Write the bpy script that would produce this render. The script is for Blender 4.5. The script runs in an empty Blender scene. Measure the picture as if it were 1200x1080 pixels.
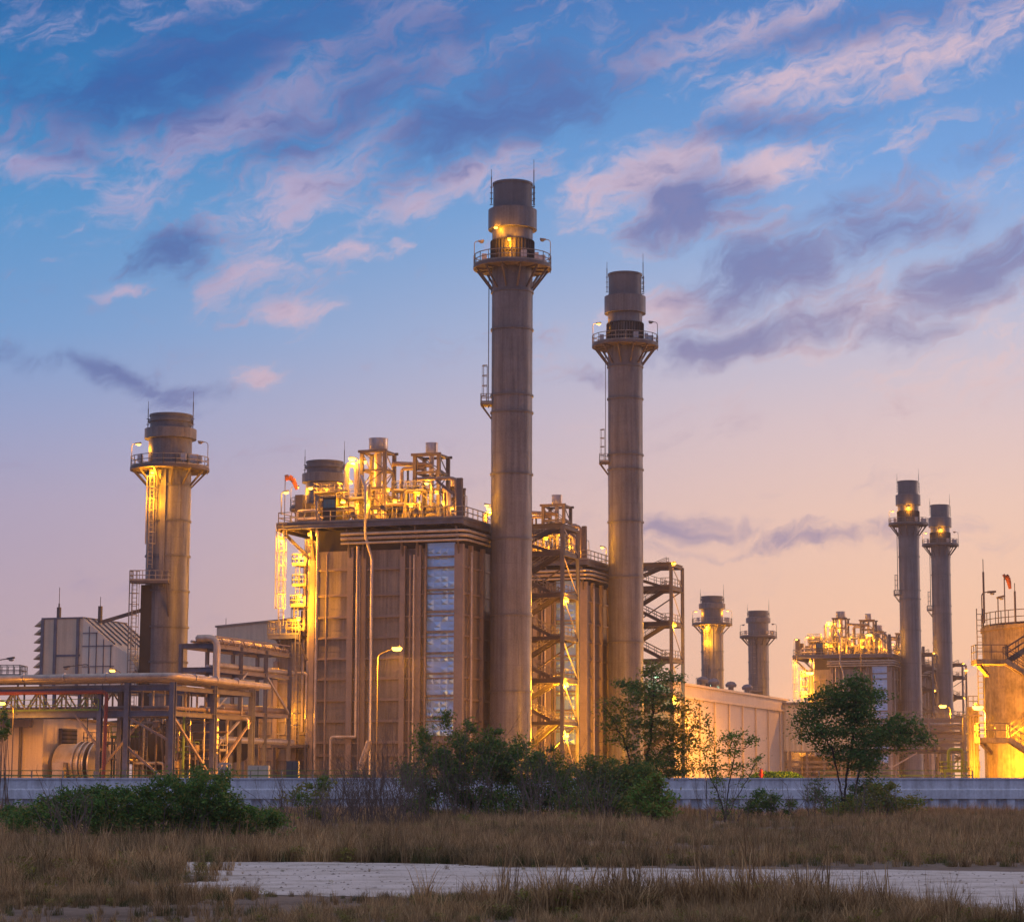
import bpy, math, random
import numpy as np
from mathutils import Vector, Matrix
R = math.radians
PI = math.pi
rnd = random.Random(7)
sc = bpy.context.scene
col = sc.collection
# ------------------------------------------------------------------ camera model (photo pixels -> rays)
F, CX, CY, TH, CAMZ = 2780.0, 680.0, 540.0, R(7.88), 1.6
G = 2.25                                   # level of the plant yard above the field
def at(px, py, d):
    a, b = (px-CX)/F, (CY-py)/F
    dx, dy, dz = a, math.cos(TH)-b*math.sin(TH), math.sin(TH)+b*math.cos(TH)
    t = d/dy
    return Vector((dx*t, d, CAMZ+dz*t))
def gp(px, py, z=0.0):                     # point on a level plane
    a, b = (px-CX)/F, (CY-py)/F
    dx, dy, dz = a, math.cos(TH)-b*math.sin(TH), math.sin(TH)+b*math.cos(TH)
    t = (z-CAMZ)/dz
    return Vector((dx*t, dy*t, z))
ANG = R(-18)
UX, UY = Vector((math.cos(ANG), math.sin(ANG), 0)), Vector((-math.sin(ANG), math.cos(ANG), 0))
_o = at(598, 925, 275)
O1 = Vector((_o.x, 275, G))                # foot of the tallest stack = origin of unit one
def loc_plane(O, px, py, yl):              # ray hits the vertical plane local y = yl of a unit
    a, b = (px-CX)/F, (CY-py)/F
    dr = Vector((a, math.cos(TH)-b*math.sin(TH), math.sin(TH)+b*math.cos(TH)))
    c = Vector((0, 0, CAMZ))
    t = (yl-(c-O).dot(UY))/dr.dot(UY)
    p = c+dr*t-O
    return Vector((p.dot(UX), yl, p.z))
def lp(px, py, yl=-6.5): return loc_plane(O1, px, py, yl)
def lx(px, yl=-6.5, py=750): return lp(px, py, yl).x
def lz(px, py, yl=-6.5): return lp(px, py, yl).z
# ------------------------------------------------------------------ object helpers
def tag(o, label=None, cat=None, group=None, kind=None):
    if label: o['label'] = label
    if cat: o['category'] = cat
    if group: o['group'] = group
    if kind: o['kind'] = kind
    return o
def empty(name, loc, rz=0.0, label=None, cat=None, group=None):
    o = bpy.data.objects.new(name, None); col.objects.link(o)
    o.location = loc; o.rotation_euler = (0, 0, rz); o.empty_display_size = 0.3
    return tag(o, label, cat, group)
class MB:
    def __init__(s): s.v = []; s.f = []
    def box(s, x0, x1, y0, y1, z0, z1):
        n = len(s.v)
        s.v += [(x0,y0,z0),(x1,y0,z0),(x1,y1,z0),(x0,y1,z0),(x0,y0,z1),(x1,y0,z1),(x1,y1,z1),(x0,y1,z1)]
        s.f += [(n,n+3,n+2,n+1),(n+4,n+5,n+6,n+7),(n,n+1,n+5,n+4),(n+1,n+2,n+6,n+5),(n+2,n+3,n+7,n+6),(n+3,n,n+4,n+7)]
        return s
    def hull(s, b, t):                    # two quads (bottom, top)
        n = len(s.v); s.v += [tuple(p) for p in b]+[tuple(p) for p in t]
        s.f += [(n,n+3,n+2,n+1),(n+4,n+5,n+6,n+7),(n,n+1,n+5,n+4),(n+1,n+2,n+6,n+5),(n+2,n+3,n+7,n+6),(n+3,n,n+4,n+7)]
        return s
    def prism(s, prof, y0, y1):           # xz outline swept in y
        n = len(s.v); k = len(prof)
        s.v += [(x, y0, z) for x, z in prof]+[(x, y1, z) for x, z in prof]
        s.f += [tuple(range(n, n+k)), tuple(range(n+2*k-1, n+k-1, -1))]
        for i in range(k): s.f.append((n+i, n+k+i, n+k+(i+1) % k, n+(i+1) % k))
        return s
    def bar(s, p, q, w=0.2, h=None, prof='box'):
        p, q = Vector(p), Vector(q); d = q-p
        if d.length < 1e-6: return s
        d.normalize(); h = h or w
        up = Vector((0,0,1)) if abs(d.z) < 0.95 else Vector((0,1,0))
        a = d.cross(up).normalized(); b = a.cross(d).normalized()
        def q4(c, w, h): return [c-a*w/2-b*h/2, c+a*w/2-b*h/2, c+a*w/2+b*h/2, c-a*w/2+b*h/2]
        if prof == 'H':                   # rolled steel section: two flanges and a web
            fl = 0.12*h
            for sg in (-1, 1):
                o = b*sg*(h/2-fl/2)
                s.hull(q4(p+o, w, fl), q4(q+o, w, fl))
            s.hull(q4(p, w*0.14, h-2*fl), q4(q, w*0.14, h-2*fl))
            return s
        return s.hull(q4(p, w, h), q4(q, w, h))
    def tube(s, pts, r, n=8, cap=True, bend=0.0, r2=None):
        pts = [Vector(p) for p in pts]
        if bend > 0 and len(pts) > 2:
            out = [pts[0]]
            for i in range(1, len(pts)-1):
                a = (pts[i-1]-pts[i]); b = (pts[i+1]-pts[i])
                k = min(bend, a.length*0.45, b.length*0.45)
                A, B = pts[i]+a.normalized()*k, pts[i]+b.normalized()*k
                for t in (0, .25, .5, .75, 1):
                    out.append(A*(1-t)**2+pts[i]*2*t*(1-t)+B*t*t)
            out.append(pts[-1]); pts = out
        rings = []; prev = None; m = len(pts)
        for i, p in enumerate(pts):
            d = (pts[min(i+1, m-1)]-pts[max(i-1, 0)])
            if d.length < 1e-9: d = Vector((0,0,1))
            d.normalize()
            if prev is None:
                up = Vector((0,0,1)) if abs(d.z) < 0.9 else Vector((1,0,0))
                a = d.cross(up).normalized()
            else:
                a = (prev-d*prev.dot(d)).normalized()
            prev = a; b = d.cross(a)
            rr = r if r2 is None else r+(r2-r)*i/(m-1)
            k = len(s.v)
            for j in range(n):
                an = 2*PI*j/n
                s.v.append(tuple(p+a*math.cos(an)*rr+b*math.sin(an)*rr))
            rings.append(k)
        for i in range(m-1):
            for j in range(n):
                s.f.append((rings[i]+j, rings[i]+(j+1) % n, rings[i+1]+(j+1) % n, rings[i+1]+j))
        if cap:
            s.f.append(tuple(rings[0]+j for j in range(n-1, -1, -1)))
            s.f.append(tuple(rings[-1]+j for j in range(n)))
        return s
    def lathe(s, prof, n=48, c=(0,0,0), cap=True, a0=0.0, a1=2*PI):
        full = abs(a1-a0-2*PI) < 1e-6; m = n if full else n+1
        k0 = len(s.v)
        for r, z in prof:
            for j in range(m):
                an = a0+(a1-a0)*j/n
                s.v.append((c[0]+r*math.cos(an), c[1]+r*math.sin(an), c[2]+z))
        for i in range(len(prof)-1):
            for j in range(n):
                j2 = (j+1) % m
                s.f.append((k0+i*m+j, k0+i*m+j2, k0+(i+1)*m+j2, k0+(i+1)*m+j))
        if cap and full:
            s.f.append(tuple(k0+j for j in range(n-1, -1, -1)))
            s.f.append(tuple(k0+(len(prof)-1)*m+j for j in range(n)))
        return s
    def rail(s, pts, h=1.1, t=0.07, closed=False, gap=1.5, toe=True):
        pts = [Vector(p) for p in pts]
        if closed: pts.append(pts[0])
        for a, b in zip(pts, pts[1:]):
            L = (b-a).length; n = max(1, round(L/gap))
            for i in range(n+1):
                p = a.lerp(b, i/n); s.bar(p, p+Vector((0,0,h)), t)
            for zz in (h, h*0.52): s.bar(a+Vector((0,0,zz)), b+Vector((0,0,zz)), t*1.05)
            if toe: s.bar(a+Vector((0,0,0.1)), b+Vector((0,0,0.1)), t*0.5, 0.18)
        return s
    def ladder(s, p, q, w=0.55, side=(1,0,0), t=0.07, step=0.45):
        p, q, sd = Vector(p), Vector(q), Vector(side).normalized()
        for k in (-1, 1): s.bar(p+sd*w/2*k, q+sd*w/2*k, t)
        n = int((q-p).length/step)
        for i in range(1, n):
            c = p.lerp(q, i/n); s.bar(c-sd*w/2, c+sd*w/2, t*0.7)
        return s
    def cage(s, p, q, out=(0,-1,0), side=(1,0,0), r=0.45, t=0.05, step=1.1):
        p, q, o, sd = Vector(p), Vector(q), Vector(out).normalized(), Vector(side).normalized()
        L = (q-p).length; n = max(1, int(L/step)); angs = [PI*i/4 for i in range(5)]
        def pt(c, a): return c+sd*r*math.cos(a)+o*(0.15+r*1.3*math.sin(a))
        for i in range(n+1):
            c = p.lerp(q, i/n)
            for a, b in zip(angs, angs[1:]): s.bar(pt(c, a), pt(c, b), t, 0.09)
        for a in angs[::1]: s.bar(pt(p, a), pt(q, a), t)
        return s
    def build(s, name, mat, parent=None, smooth=False, loc=None):
        me = bpy.data.meshes.new(name); me.from_pydata([tuple(v) for v in s.v], [], s.f)
        me.materials.append(mat)
        if smooth:
            me.polygons.foreach_set('use_smooth', [True]*len(me.polygons))
            me.set_sharp_from_angle(angle=R(40))
        me.update()
        o = bpy.data.objects.new(name, me); col.objects.link(o)
        if loc is not None: o.location = loc
        if parent is not None: o.parent = parent
        return o
def copy_tree(o, parent=None):
    c = o.copy(); col.objects.link(c)
    if parent is not None: c.parent = parent
    for ch in list(o.children): copy_tree(ch, c)
    return c
# ------------------------------------------------------------------ materials
def srgb(r, g, b):
    f = lambda c: (c/255/12.92) if c/255 <= .04045 else ((c/255+.055)/1.055)**2.4
    return (f(r), f(g), f(b), 1)
def nt_mat(name):
    m = bpy.data.materials.new(name); m.use_nodes = True
    nt = m.node_tree; return m, nt, nt.nodes['Principled BSDF']
def N(nt, t, **k):
    n = nt.nodes.new(t)
    for a, b in k.items():
        if a.startswith('i_'):
            n.inputs[a[2:].replace('_', ' ')].default_value = b
        else: setattr(n, a, b)
    return n
def paint(name, base, dark=None, rough=0.55, metal=0.0, scale=0.35, streak=0.5, bump=0.02, fine=6.0, amount=0.6, spec=0.4, seam=None):
    """weathered surface: broad tonal patches, rain streaks running down, fine grain; object space"""
    m, nt, p = nt_mat(name); L = nt.links.new
    dark = dark or tuple(c*0.55 for c in base)
    tc = N(nt, 'ShaderNodeTexCoord')
    n1 = N(nt, 'ShaderNodeTexNoise'); n1.inputs['Scale'].default_value = scale; n1.inputs['Detail'].default_value = 6; n1.inputs['Roughness'].default_value = .65
    L(tc.outputs['Object'], n1.inputs['Vector'])
    mp = N(nt, 'ShaderNodeMapping'); mp.inputs['Scale'].default_value = (2.2, 2.2, 0.09)
    L(tc.outputs['Object'], mp.inputs['Vector'])
    n2 = N(nt, 'ShaderNodeTexNoise'); n2.inputs['Scale'].default_value = 1.0; n2.inputs['Detail'].default_value = 5; n2.inputs['Roughness'].default_value = .7
    L(mp.outputs[0], n2.inputs['Vector'])
    n3 = N(nt, 'ShaderNodeTexNoise'); n3.inputs['Scale'].default_value = fine; n3.inputs['Detail'].default_value = 4
    L(tc.outputs['Object'], n3.inputs['Vector'])
    def ma(op, a, b, c=None):
        n = N(nt, 'ShaderNodeMath', operation=op)
        for i, x in enumerate((a, b, c)):
            if x is None: continue
            if hasattr(x, 'links') or isinstance(x, bpy.types.NodeSocket): L(x, n.inputs[i])
            else: n.inputs[i].default_value = x
        return n.outputs[0]
    t = ma('ADD', ma('MULTIPLY', n1.outputs['Fac'], 1-streak), ma('MULTIPLY', n2.outputs['Fac'], streak))
    t = ma('ADD', t, ma('MULTIPLY', ma('SUBTRACT', n3.outputs['Fac'], .5), .25))
    mr = N(nt, 'ShaderNodeMapRange'); mr.inputs['From Min'].default_value = .38; mr.inputs['From Max'].default_value = .64
    L(t, mr.inputs['Value']); mr.inputs['To Max'].default_value = amount
    mx = N(nt, 'ShaderNodeMix', data_type='RGBA'); mx.inputs['A'].default_value = (*base[:3], 1); mx.inputs['B'].default_value = (*dark[:3], 1)
    L(mr.outputs[0], mx.inputs['Factor']); L(mx.outputs['Result'], p.inputs['Base Color'])
    rr = N(nt, 'ShaderNodeMapRange'); rr.inputs['To Min'].default_value = max(0.05, rough-.12); rr.inputs['To Max'].default_value = min(1, rough+.15)
    L(n1.outputs['Fac'], rr.inputs['Value']); L(rr.outputs[0], p.inputs['Roughness'])
    p.inputs['Metallic'].default_value = metal; p.inputs['Specular IOR Level'].default_value = spec
    if bump:
        b = N(nt, 'ShaderNodeBump'); b.inputs['Strength'].default_value = .5; b.inputs['Distance'].default_value = bump
        L(n3.outputs['Fac'], b.inputs['Height']); L(b.outputs[0], p.inputs['Normal'])
    return m
M = {}
M['stack'] = paint('stack_paint', (.17,.16,.172), (.07,.064,.07), rough=.42, scale=.3, streak=.65, amount=1.0, bump=.01, spec=.5)
M['stack_dark'] = paint('stack_cap_paint', (.12,.12,.14), (.07,.068,.075), rough=.4, scale=.4, streak=.5, amount=.9)
M['casing'] = paint('casing_paint', (.255,.215,.185), (.11,.09,.08), rough=.5, scale=.35, streak=.7, amount=1.0, bump=.01)
M['column'] = paint('column_paint', (.27,.21,.18), (.17,.13,.11), rough=.5, scale=.5, streak=.4, amount=.8)
M['frame'] = paint('frame_steel', (.115,.095,.095), (.06,.048,.048), rough=.5, scale=.7, streak=.3, amount=.9)
M['bluesteel'] = paint('grey_blue_steel', (.15,.15,.20), (.08,.075,.09), rough=.5, scale=.7, streak=.3, amount=.9)
M['galv'] = paint('galvanised_rail', (.26,.23,.21), (.15,.13,.11), rough=.5, scale=1.2, streak=.2, amount=.8, bump=0)
M['pipe'] = paint('insulated_pipe', (.50,.42,.36), (.28,.22,.18), rough=.38, scale=.9, streak=.2, amount=.8, metal=.35, bump=.004)
M['pipe_brown'] = paint('brown_pipe', (.26,.19,.16), (.14,.10,.085), rough=.45, scale=.9, streak=.2, amount=.8)
M['redpipe'] = paint('red_fire_main', (.26,.05,.035), (.14,.035,.025), rough=.5, scale=1., amount=.7)
M['greenpipe'] = paint('green_painted_steel', (.16,.24,.035), (.09,.13,.03), rough=.5, scale=1., amount=.7)
M['silver'] = paint('silver_drum', (.55,.50,.48), (.33,.28,.26), rough=.35, metal=.7, scale=.8, streak=.4, amount=.8, bump=.004)
M['cream'] = paint('cream_cladding', (.62,.49,.36), (.42,.32,.23), rough=.5, scale=.25, streak=.6, amount=.8)
M['white'] = paint('pale_cladding', (.70,.62,.52), (.52,.45,.37), rough=.5, scale=.25, streak=.6, amount=.7)
M['concrete'] = paint('tank_concrete', (.32,.245,.16), (.11,.082,.052), rough=.8, scale=.8, streak=.45, amount=1., bump=.03, fine=3)
M['wallpaint'] = paint('wall_concrete', (.74,.75,.80), (.42,.42,.44), rough=.75, scale=.5, streak=.6, amount=.95, bump=.01)
M['dark'] = paint('dark_metal', (.045,.04,.04), (.025,.022,.022), spec=.15, rough=.75, scale=1., amount=.6)
M['orange'] = paint('windsock_cloth', (.50,.14,.04), (.36,.09,.03), rough=.8, scale=1., amount=.5, bump=0)
M['red'] = paint('hydrant_red', (.5,.04,.03), rough=.4, scale=2, bump=0)
M['bark'] = paint('bark', (.085,.06,.045), (.035,.026,.02), rough=.9, scale=3, streak=.4, amount=1, bump=.01)
M['twig'] = paint('dry_twig', (.22,.155,.12), (.11,.075,.055), rough=.9, scale=3, streak=.4, amount=1, bump=0)
m, nt, p = nt_mat('dimpled_foil'); p.inputs['Base Color'].default_value = (.36,.56,.80,1); p.inputs['Metallic'].default_value = .75; p.inputs['Roughness'].default_value = .38; M['foil'] = m
m, nt, p = nt_mat('window_glass'); p.inputs['Base Color'].default_value = (.10,.15,.15,1); p.inputs['Metallic'].default_value = .6; p.inputs['Roughness'].default_value = .1; M['glass'] = m
def emit(name, c, s):
    m, nt, p = nt_mat(name); p.inputs['Base Color'].default_value = (0,0,0,1)
    p.inputs['Emission Color'].default_value = (*c, 1); p.inputs['Emission Strength'].default_value = s; return m
M['lit'] = emit('sodium_lens', (1.0,.50,.075), 6.0)
M['lit_green'] = emit('mercury_lens', (.55,1.0,.55), 6.0)
m, nt, p = nt_mat('unlit_lens'); p.inputs['Base Color'].default_value = (.25,.22,.2,1); p.inputs['Roughness'].default_value = .3; M['unlit'] = m
SOD = (1.0, .37, .010)
PK = .8
def clad(name, base, dark, period=.45, rough=.5):
    """profiled sheet cladding: shallow vertical ribs"""
    m = paint(name, base, dark, rough=rough, scale=.2, streak=.6, amount=.8, bump=0)
    nt = m.node_tree; L = nt.links.new; p = nt.nodes['Principled BSDF']
    tc = N(nt, 'ShaderNodeTexCoord'); w = N(nt, 'ShaderNodeTexWave', wave_type='BANDS', bands_direction='X')
    w.inputs['Scale'].default_value = .314/period
    mp = N(nt, 'ShaderNodeMapping'); mp.inputs['Rotation'].default_value = (0,0,R(45)); mp.inputs['Scale'].default_value = (1.414,1.414,0)
    L(tc.outputs['Object'], mp.inputs['Vector']); L(mp.outputs[0], w.inputs['Vector'])
    b = N(nt, 'ShaderNodeBump'); b.inputs['Distance'].default_value = .08; b.inputs['Strength'].default_value = 1
    L(w.outputs['Fac'], b.inputs['Height']); L(b.outputs[0], p.inputs['Normal'])
    return m
M['shed'] = clad('shed_sheet', (.60,.52,.46), (.46,.38,.32))
M['shed2'] = clad('corrugated_sheet', (.62,.55,.44), (.45,.38,.30), period=.9)
def leafmat(name, a, b, trans=.35):
    m = bpy.data.materials.new(name); m.use_nodes = True; nt = m.node_tree; nt.nodes.clear(); L = nt.links.new
    out = N(nt, 'ShaderNodeOutputMaterial'); g = N(nt, 'ShaderNodeNewGeometry')
    mx = N(nt, 'ShaderNodeMix', data_type='RGBA'); mx.inputs['A'].default_value = (*a, 1); mx.inputs['B'].default_value = (*b, 1)
    L(g.outputs['Random Per Island'], mx.inputs['Factor'])
    d = N(nt, 'ShaderNodeBsdfPrincipled'); t = N(nt, 'ShaderNodeBsdfTranslucent'); ms = N(nt, 'ShaderNodeMixShader')
    d.inputs['Roughness'].default_value = .6; d.inputs['Specular IOR Level'].default_value = .2
    ms.inputs[0].default_value = trans
    L(mx.outputs['Result'], d.inputs['Base Color']); L(mx.outputs['Result'], t.inputs['Color'])
    L(d.outputs[0], ms.inputs[1]); L(t.outputs[0], ms.inputs[2]); L(ms.outputs[0], out.inputs['Surface'])
    return m
M['leaf'] = leafmat('leaf_green', (.08,.17,.035), (.22,.28,.06))
M['leaf2'] = leafmat('leaf_deep_green', (.05,.14,.035), (.13,.23,.055))
M['leaf3'] = leafmat('leaf_fresh_green', (.11,.25,.04), (.22,.34,.06))
M['leafy'] = leafmat('leaf_yellowing', (.19,.19,.035), (.34,.29,.065))
M['grassm'] = leafmat('dry_grass_blade', (.24,.16,.08), (.80,.58,.31), .3)
M['grassg'] = leafmat('greenish_grass_blade', (.09,.11,.035), (.26,.26,.10), .3)
for key, gr in (('grassm', (.30, .17)), ('grassg', (.12, .14))):
    nt = M[key].node_tree; L = nt.links.new; mx = [n for n in nt.nodes if n.type == 'MIX'][0]
    oi = N(nt, 'ShaderNodeObjectInfo'); ge = N(nt, 'ShaderNodeNewGeometry')
    nz = N(nt, 'ShaderNodeTexNoise'); nz.inputs['Scale'].default_value = .22; nz.inputs['Detail'].default_value = 5; L(ge.outputs['Position'], nz.inputs['Vector'])
    mr = N(nt, 'ShaderNodeMapRange'); mr.inputs['From Min'].default_value = .40; mr.inputs['From Max'].default_value = .62; L(nz.outputs['Fac'], mr.inputs['Value'])
    m2 = N(nt, 'ShaderNodeMix', data_type='RGBA', blend_type='MULTIPLY'); m2.inputs['Factor'].default_value = 1
    cr = N(nt, 'ShaderNodeValToRGB'); e = cr.color_ramp; e.elements[0].color = (.34, .36, .30, 1); e.elements[1].color = (1.15, 1.05, .92, 1); k_ = e.elements.new(.45); k_.color = (.75, .68, .62, 1)
    ad = N(nt, 'ShaderNodeMath', operation='MULTIPLY_ADD'); ad.inputs[1].default_value = .55; L(oi.outputs['Random'], ad.inputs[0])
    hf = N(nt, 'ShaderNodeMath', operation='MULTIPLY'); hf.inputs[1].default_value = .5; L(mr.outputs[0], hf.inputs[0]); L(hf.outputs[0], ad.inputs[2]); L(ad.outputs[0], cr.inputs[0])
    L(mx.outputs['Result'], m2.inputs['A']); L(cr.outputs[0], m2.inputs['B'])
    for n_ in list(nt.nodes):
        if n_.type == 'BSDF_PRINCIPLED': L(m2.outputs['Result'], n_.inputs['Base Color'])
        if n_.type == 'BSDF_TRANSLUCENT': L(m2.outputs['Result'], n_.inputs['Color'])
# ------------------------------------------------------------------ lamps
def light(parent, loc, power, colr=SOD, radius=.25, name='lamp_or_fill_light', spot=False):
    l = bpy.data.lights.new(name, 'SPOT' if spot else 'POINT')
    if spot: l.spot_size = R(172); l.spot_blend = .35
    l.energy = power*PK; l.color = colr; l.shadow_soft_size = radius
    o = bpy.data.objects.new(name, l); col.objects.link(o); o.location = loc; o.parent = parent
    return o
def lens_mesh(c, r=.28):
    mb = MB(); mb.lathe([(0.01,-r*.6),(r*.7,-r*.5),(r,-.1*r),(r*.95,r*.15),(0.01,r*.2)], 12, c); return mb
def lamp(parent, base, h, arm, power=0, lit=True, name='lamp_post', t=.09, lr=.28, off=.5, m='galv', green=False, spot=False):
    """post + arm + head; arm is a vector from the post top to the head"""
    base, arm = Vector(base), Vector(arm); top = base+Vector((0,0,h)); hd = top+arm
    mb = MB().tube([base, top, hd], t*.5, 6, bend=min(.5, arm.length*.5))
    dirv = arm.normalized() if arm.length > 0 else Vector((1,0,0))
    mb.bar(hd-dirv*.3, hd+dirv*.4, .34, .16)
    o = mb.build(name, M[m], parent)
    c = hd+dirv*.1+Vector((0,0,-.14))
    lens_mesh(c, lr).build('lamp_lens', M['lit_green'] if (lit and green) else M['lit'] if lit else M['unlit'], o, True)
    if lit and power:
        cl_ = (.6,1,.6) if green else SOD
        if spot: light(o, c+Vector((0,0,-lr*.6-.15)), power*.9, cl_, spot=True); light(o, c+dirv*1.3+Vector((0,-.5,-off)), power*.2, cl_, radius=.4)
        else: light(o, c+Vector((0,0,-off)), power, cl_)
    return o
def bulkhead(parent, c, power, lr=.26, out=(0,-.5,-.1), m='frame'):
    """wall lamp: small box with a round lens"""
    c = Vector(c); o = MB().box(c.x-.22, c.x+.22, c.y-.1, c.y+.3, c.z+.06, c.z+.3).build('lamp', M[m], parent)
    lens_mesh(c, lr).build('lamp_lens', M['lit'], o, True)
    light(o, c+Vector(out), power); return o
exec_units = True
# ================================================================== STACKS
def zpx(px, py, d): return at(px, py, d).z-G
def ring(mb, r, z, w=.14, h=.22): mb.lathe([(r-.02, z-h/2),(r+w, z-h/2),(r+w, z+h/2),(r-.02, z+h/2)], 48, cap=False); return mb
def platform(root, z, rin, rout, a_gap=None, deep=1.0):
    mb = MB().lathe([(rin, z-.32),(rout, z-.32),(rout, z+.05),(rin, z+.05)], 40, cap=False); mb.build('platform', M['frame'], root, True)
    pts = [(rout*.985*math.cos(2*PI*i/20), rout*.985*math.sin(2*PI*i/20), z+.05) for i in range(20)]
    MB().rail(pts, 1.25, .08, closed=True, gap=1.6).build('railing', M['galv'], root)
    for i in range(12):
        a = 2*PI*(i+.5)/12; c, s = math.cos(a), math.sin(a)
        b = MB().bar((rout*.93*c, rout*.93*s, z-.3), ((rin+.05)*c, (rin+.05)*s, z-2.6*deep), .16, .22)
        b.bar((rout*.93*c, rout*.93*s, z-.36), (rin*c, rin*s, z-.36), .14, .24)
        b.build('bracket', M['frame'], root)
def stack_common(root, Rr, H, z_top_parts, rings):
    zc0, zc1, zstep = z_top_parts      # collar bottom / top
    prof = [(Rr*1.02, 0), (Rr*1.02, .6), (Rr, .6)]
    n = 14
    prof += [(Rr*(1-.0*i/n), .6+(zc0-.6)*i/n) for i in range(1, n+1)]
    MB().lathe(prof, 64, cap=False).build('shaft', M['stack'], root, True)
    zz_ = [0.6]+sorted(rings)+[zc0]; sm_ = MB(); q = 0
    for a_, b_ in zip(zz_, zz_[1:]):
        nn = max(1, round((b_-a_)/2.6))
        for k in range(nn):
            z0_, z1_ = a_+(b_-a_)*k/nn, a_+(b_-a_)*(k+1)/nn; q += 1
            if k: ring(sm_, Rr-.005, z0_, .018, .05)
            for j in range(3):
                an = q*1.9+j*2.094; c_, s_ = math.cos(an), math.sin(an); sm_.bar((Rr*c_, Rr*s_, z0_+.1), (Rr*c_, Rr*s_, z1_-.1), .05, .05)
    sm_.build('weld_seam', M['stack_dark'], root)
    cp = MB().lathe([(Rr, zc0),(Rr*1.2, zc0),(Rr*1.2, zc1),(Rr*.97, zc1+.12)], 64, cap=False)
    cp.build('collar', M['stack'], root, True)
    tp = MB().lathe([(Rr*.96, zc1),(Rr*.96, H-.25),(Rr*1.0, H-.25),(Rr*1.0, H),(Rr*.9, H),(Rr*.9, H-3),(.01, H-3)], 64, cap=False)
    ring(tp, Rr*.96, zc1+(H-zc1)*.06, .08)
    if zstep: ring(tp, Rr*.96, zstep, .2, .35)
    tp.build('flue_tip', M['stack_dark'], root, True)
    for z in rings: ring(MB(), Rr, z).build('stiffening_ring', M['stack_dark'], root, True)
    for sx, hh in ((-1, 1.1), (1, 2.3)):
        r = MB().tube([(sx*Rr*1.05, -.3, H-2.5), (sx*Rr*1.05, -.3, H+hh*.7)], .06, 5)
        r.tube([(sx*Rr*1.05, -.3, H+hh*.7), (sx*Rr*1.05, -.3, H+hh+.6)], .03, 5)
        for k in range(4): r.bar((sx*Rr*.98, -.3, H-.5-k*.7), (sx*(Rr*1.12), -.3, H-.5-k*.7), .08)
        r.build('lightning_rod', M['frame'], root)
    st = MB()                                                  # step irons up the tip
    zz = zc1+.3
    st.bar((Rr*1.09, -.75, zz), (Rr*1.09, -.75, H-.4), .06).bar((Rr*1.03, -.75, zz), (Rr*1.03, -.75, H-.4), .05)
    while zz < H-.4:
        st.bar((Rr*.95, -.75, zz), (Rr*1.09, -.75, zz), .09); zz += .75
    st.build('step_ladder', M['frame'], root)
MAIN_R = (at(622, 700, 275).x-at(573.5, 700, 275).x)/2
def main_stack():
    d, px = 275, 598
    H = zpx(px, 215.5, d); Rr = MAIN_R
    root = empty('chimney_stack', O1)
    Z = lambda y: zpx(px, y, d)
    stack_common(root, Rr, H, (Z(270), Z(247), None), [Z(y) for y in (343, 387, 464, 484, 556, 632, 721, 810)])
    zp = Z(313)
    platform(root, zp, Rr+.02, MAIN_R*1.93, deep=1.05)
    eq = MB()                                                  # dark louvred enclosure behind the rail
    for i in range(40):
        a = 2*PI*i/40
        c, s = math.cos(a), math.sin(a)
        eq.bar(((Rr+.12)*c, (Rr+.12)*s, zp+.1), ((Rr+.12)*c, (Rr+.12)*s, zp+3.0), .2, .12)
    ring(eq, Rr+.05, zp+3.0, .14, .12); ring(eq, Rr+.05, zp+1.6, .14, .12)
    eq.build('louvred_screen', M['dark'], root)
    for a, w in ((-1.15, .7), (-.6, .5), (-.15, .9), (3.5, .6)):
        c, s = math.cos(a), math.sin(a); r = Rr+1.1
        MB().box(r*c-w/2, r*c+w/2, r*s-.3, r*s+.3, zp+.5, zp+1.3).bar((r*c, r*s, zp), (r*c, r*s, zp+.5), .15).build('analyser_box', M['silver'], root)
    # ladder and cage down the left side with a rest platform
    xl = -Rr-.35
    MB().ladder((xl, -.2, Z(478)), (xl, -.2, zp), .5, (0,1,0), .08).build('ladder', M['frame'], root)
    zr = Z(474)
    MB().box(-Rr-1.25, -Rr+.1, -1.2, .9, zr-.15, zr).build('rest_platform', M['frame'], root)
    MB().rail([(-Rr+.1,-1.2,zr), (-Rr-1.2,-1.2,zr), (-Rr-1.2,.9,zr), (-Rr+.1,.9,zr)], 1.1, .07, gap=.7).build('rest_platform_railing', M['galv'], root)
    MB().cage((xl, -.2, zr+1.0), (xl, -.2, zr+4.6), (-1,0,0), (0,1,0)).build('ladder_cage', M['galv'], root)
    MB().bar((-Rr-1.15, -.9, zr-.1), (-Rr, -.4, zr-1.7), .12).bar((-Rr-1.15, .7, zr-.1), (-Rr, .3, zr-1.7), .12).build('rest_platform_bracket', M['frame'], root)
    MB().ladder((-.45*Rr, Rr*.9+.35, 1), (-.45*Rr, Rr*.9+.35, zr), .5, (1,0,0), .08).build('ladder', M['frame'], root)
    return root
main1 = main_stack(); ZP = zpx(598, 313, 275); MR = MAIN_R*1.93
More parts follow.
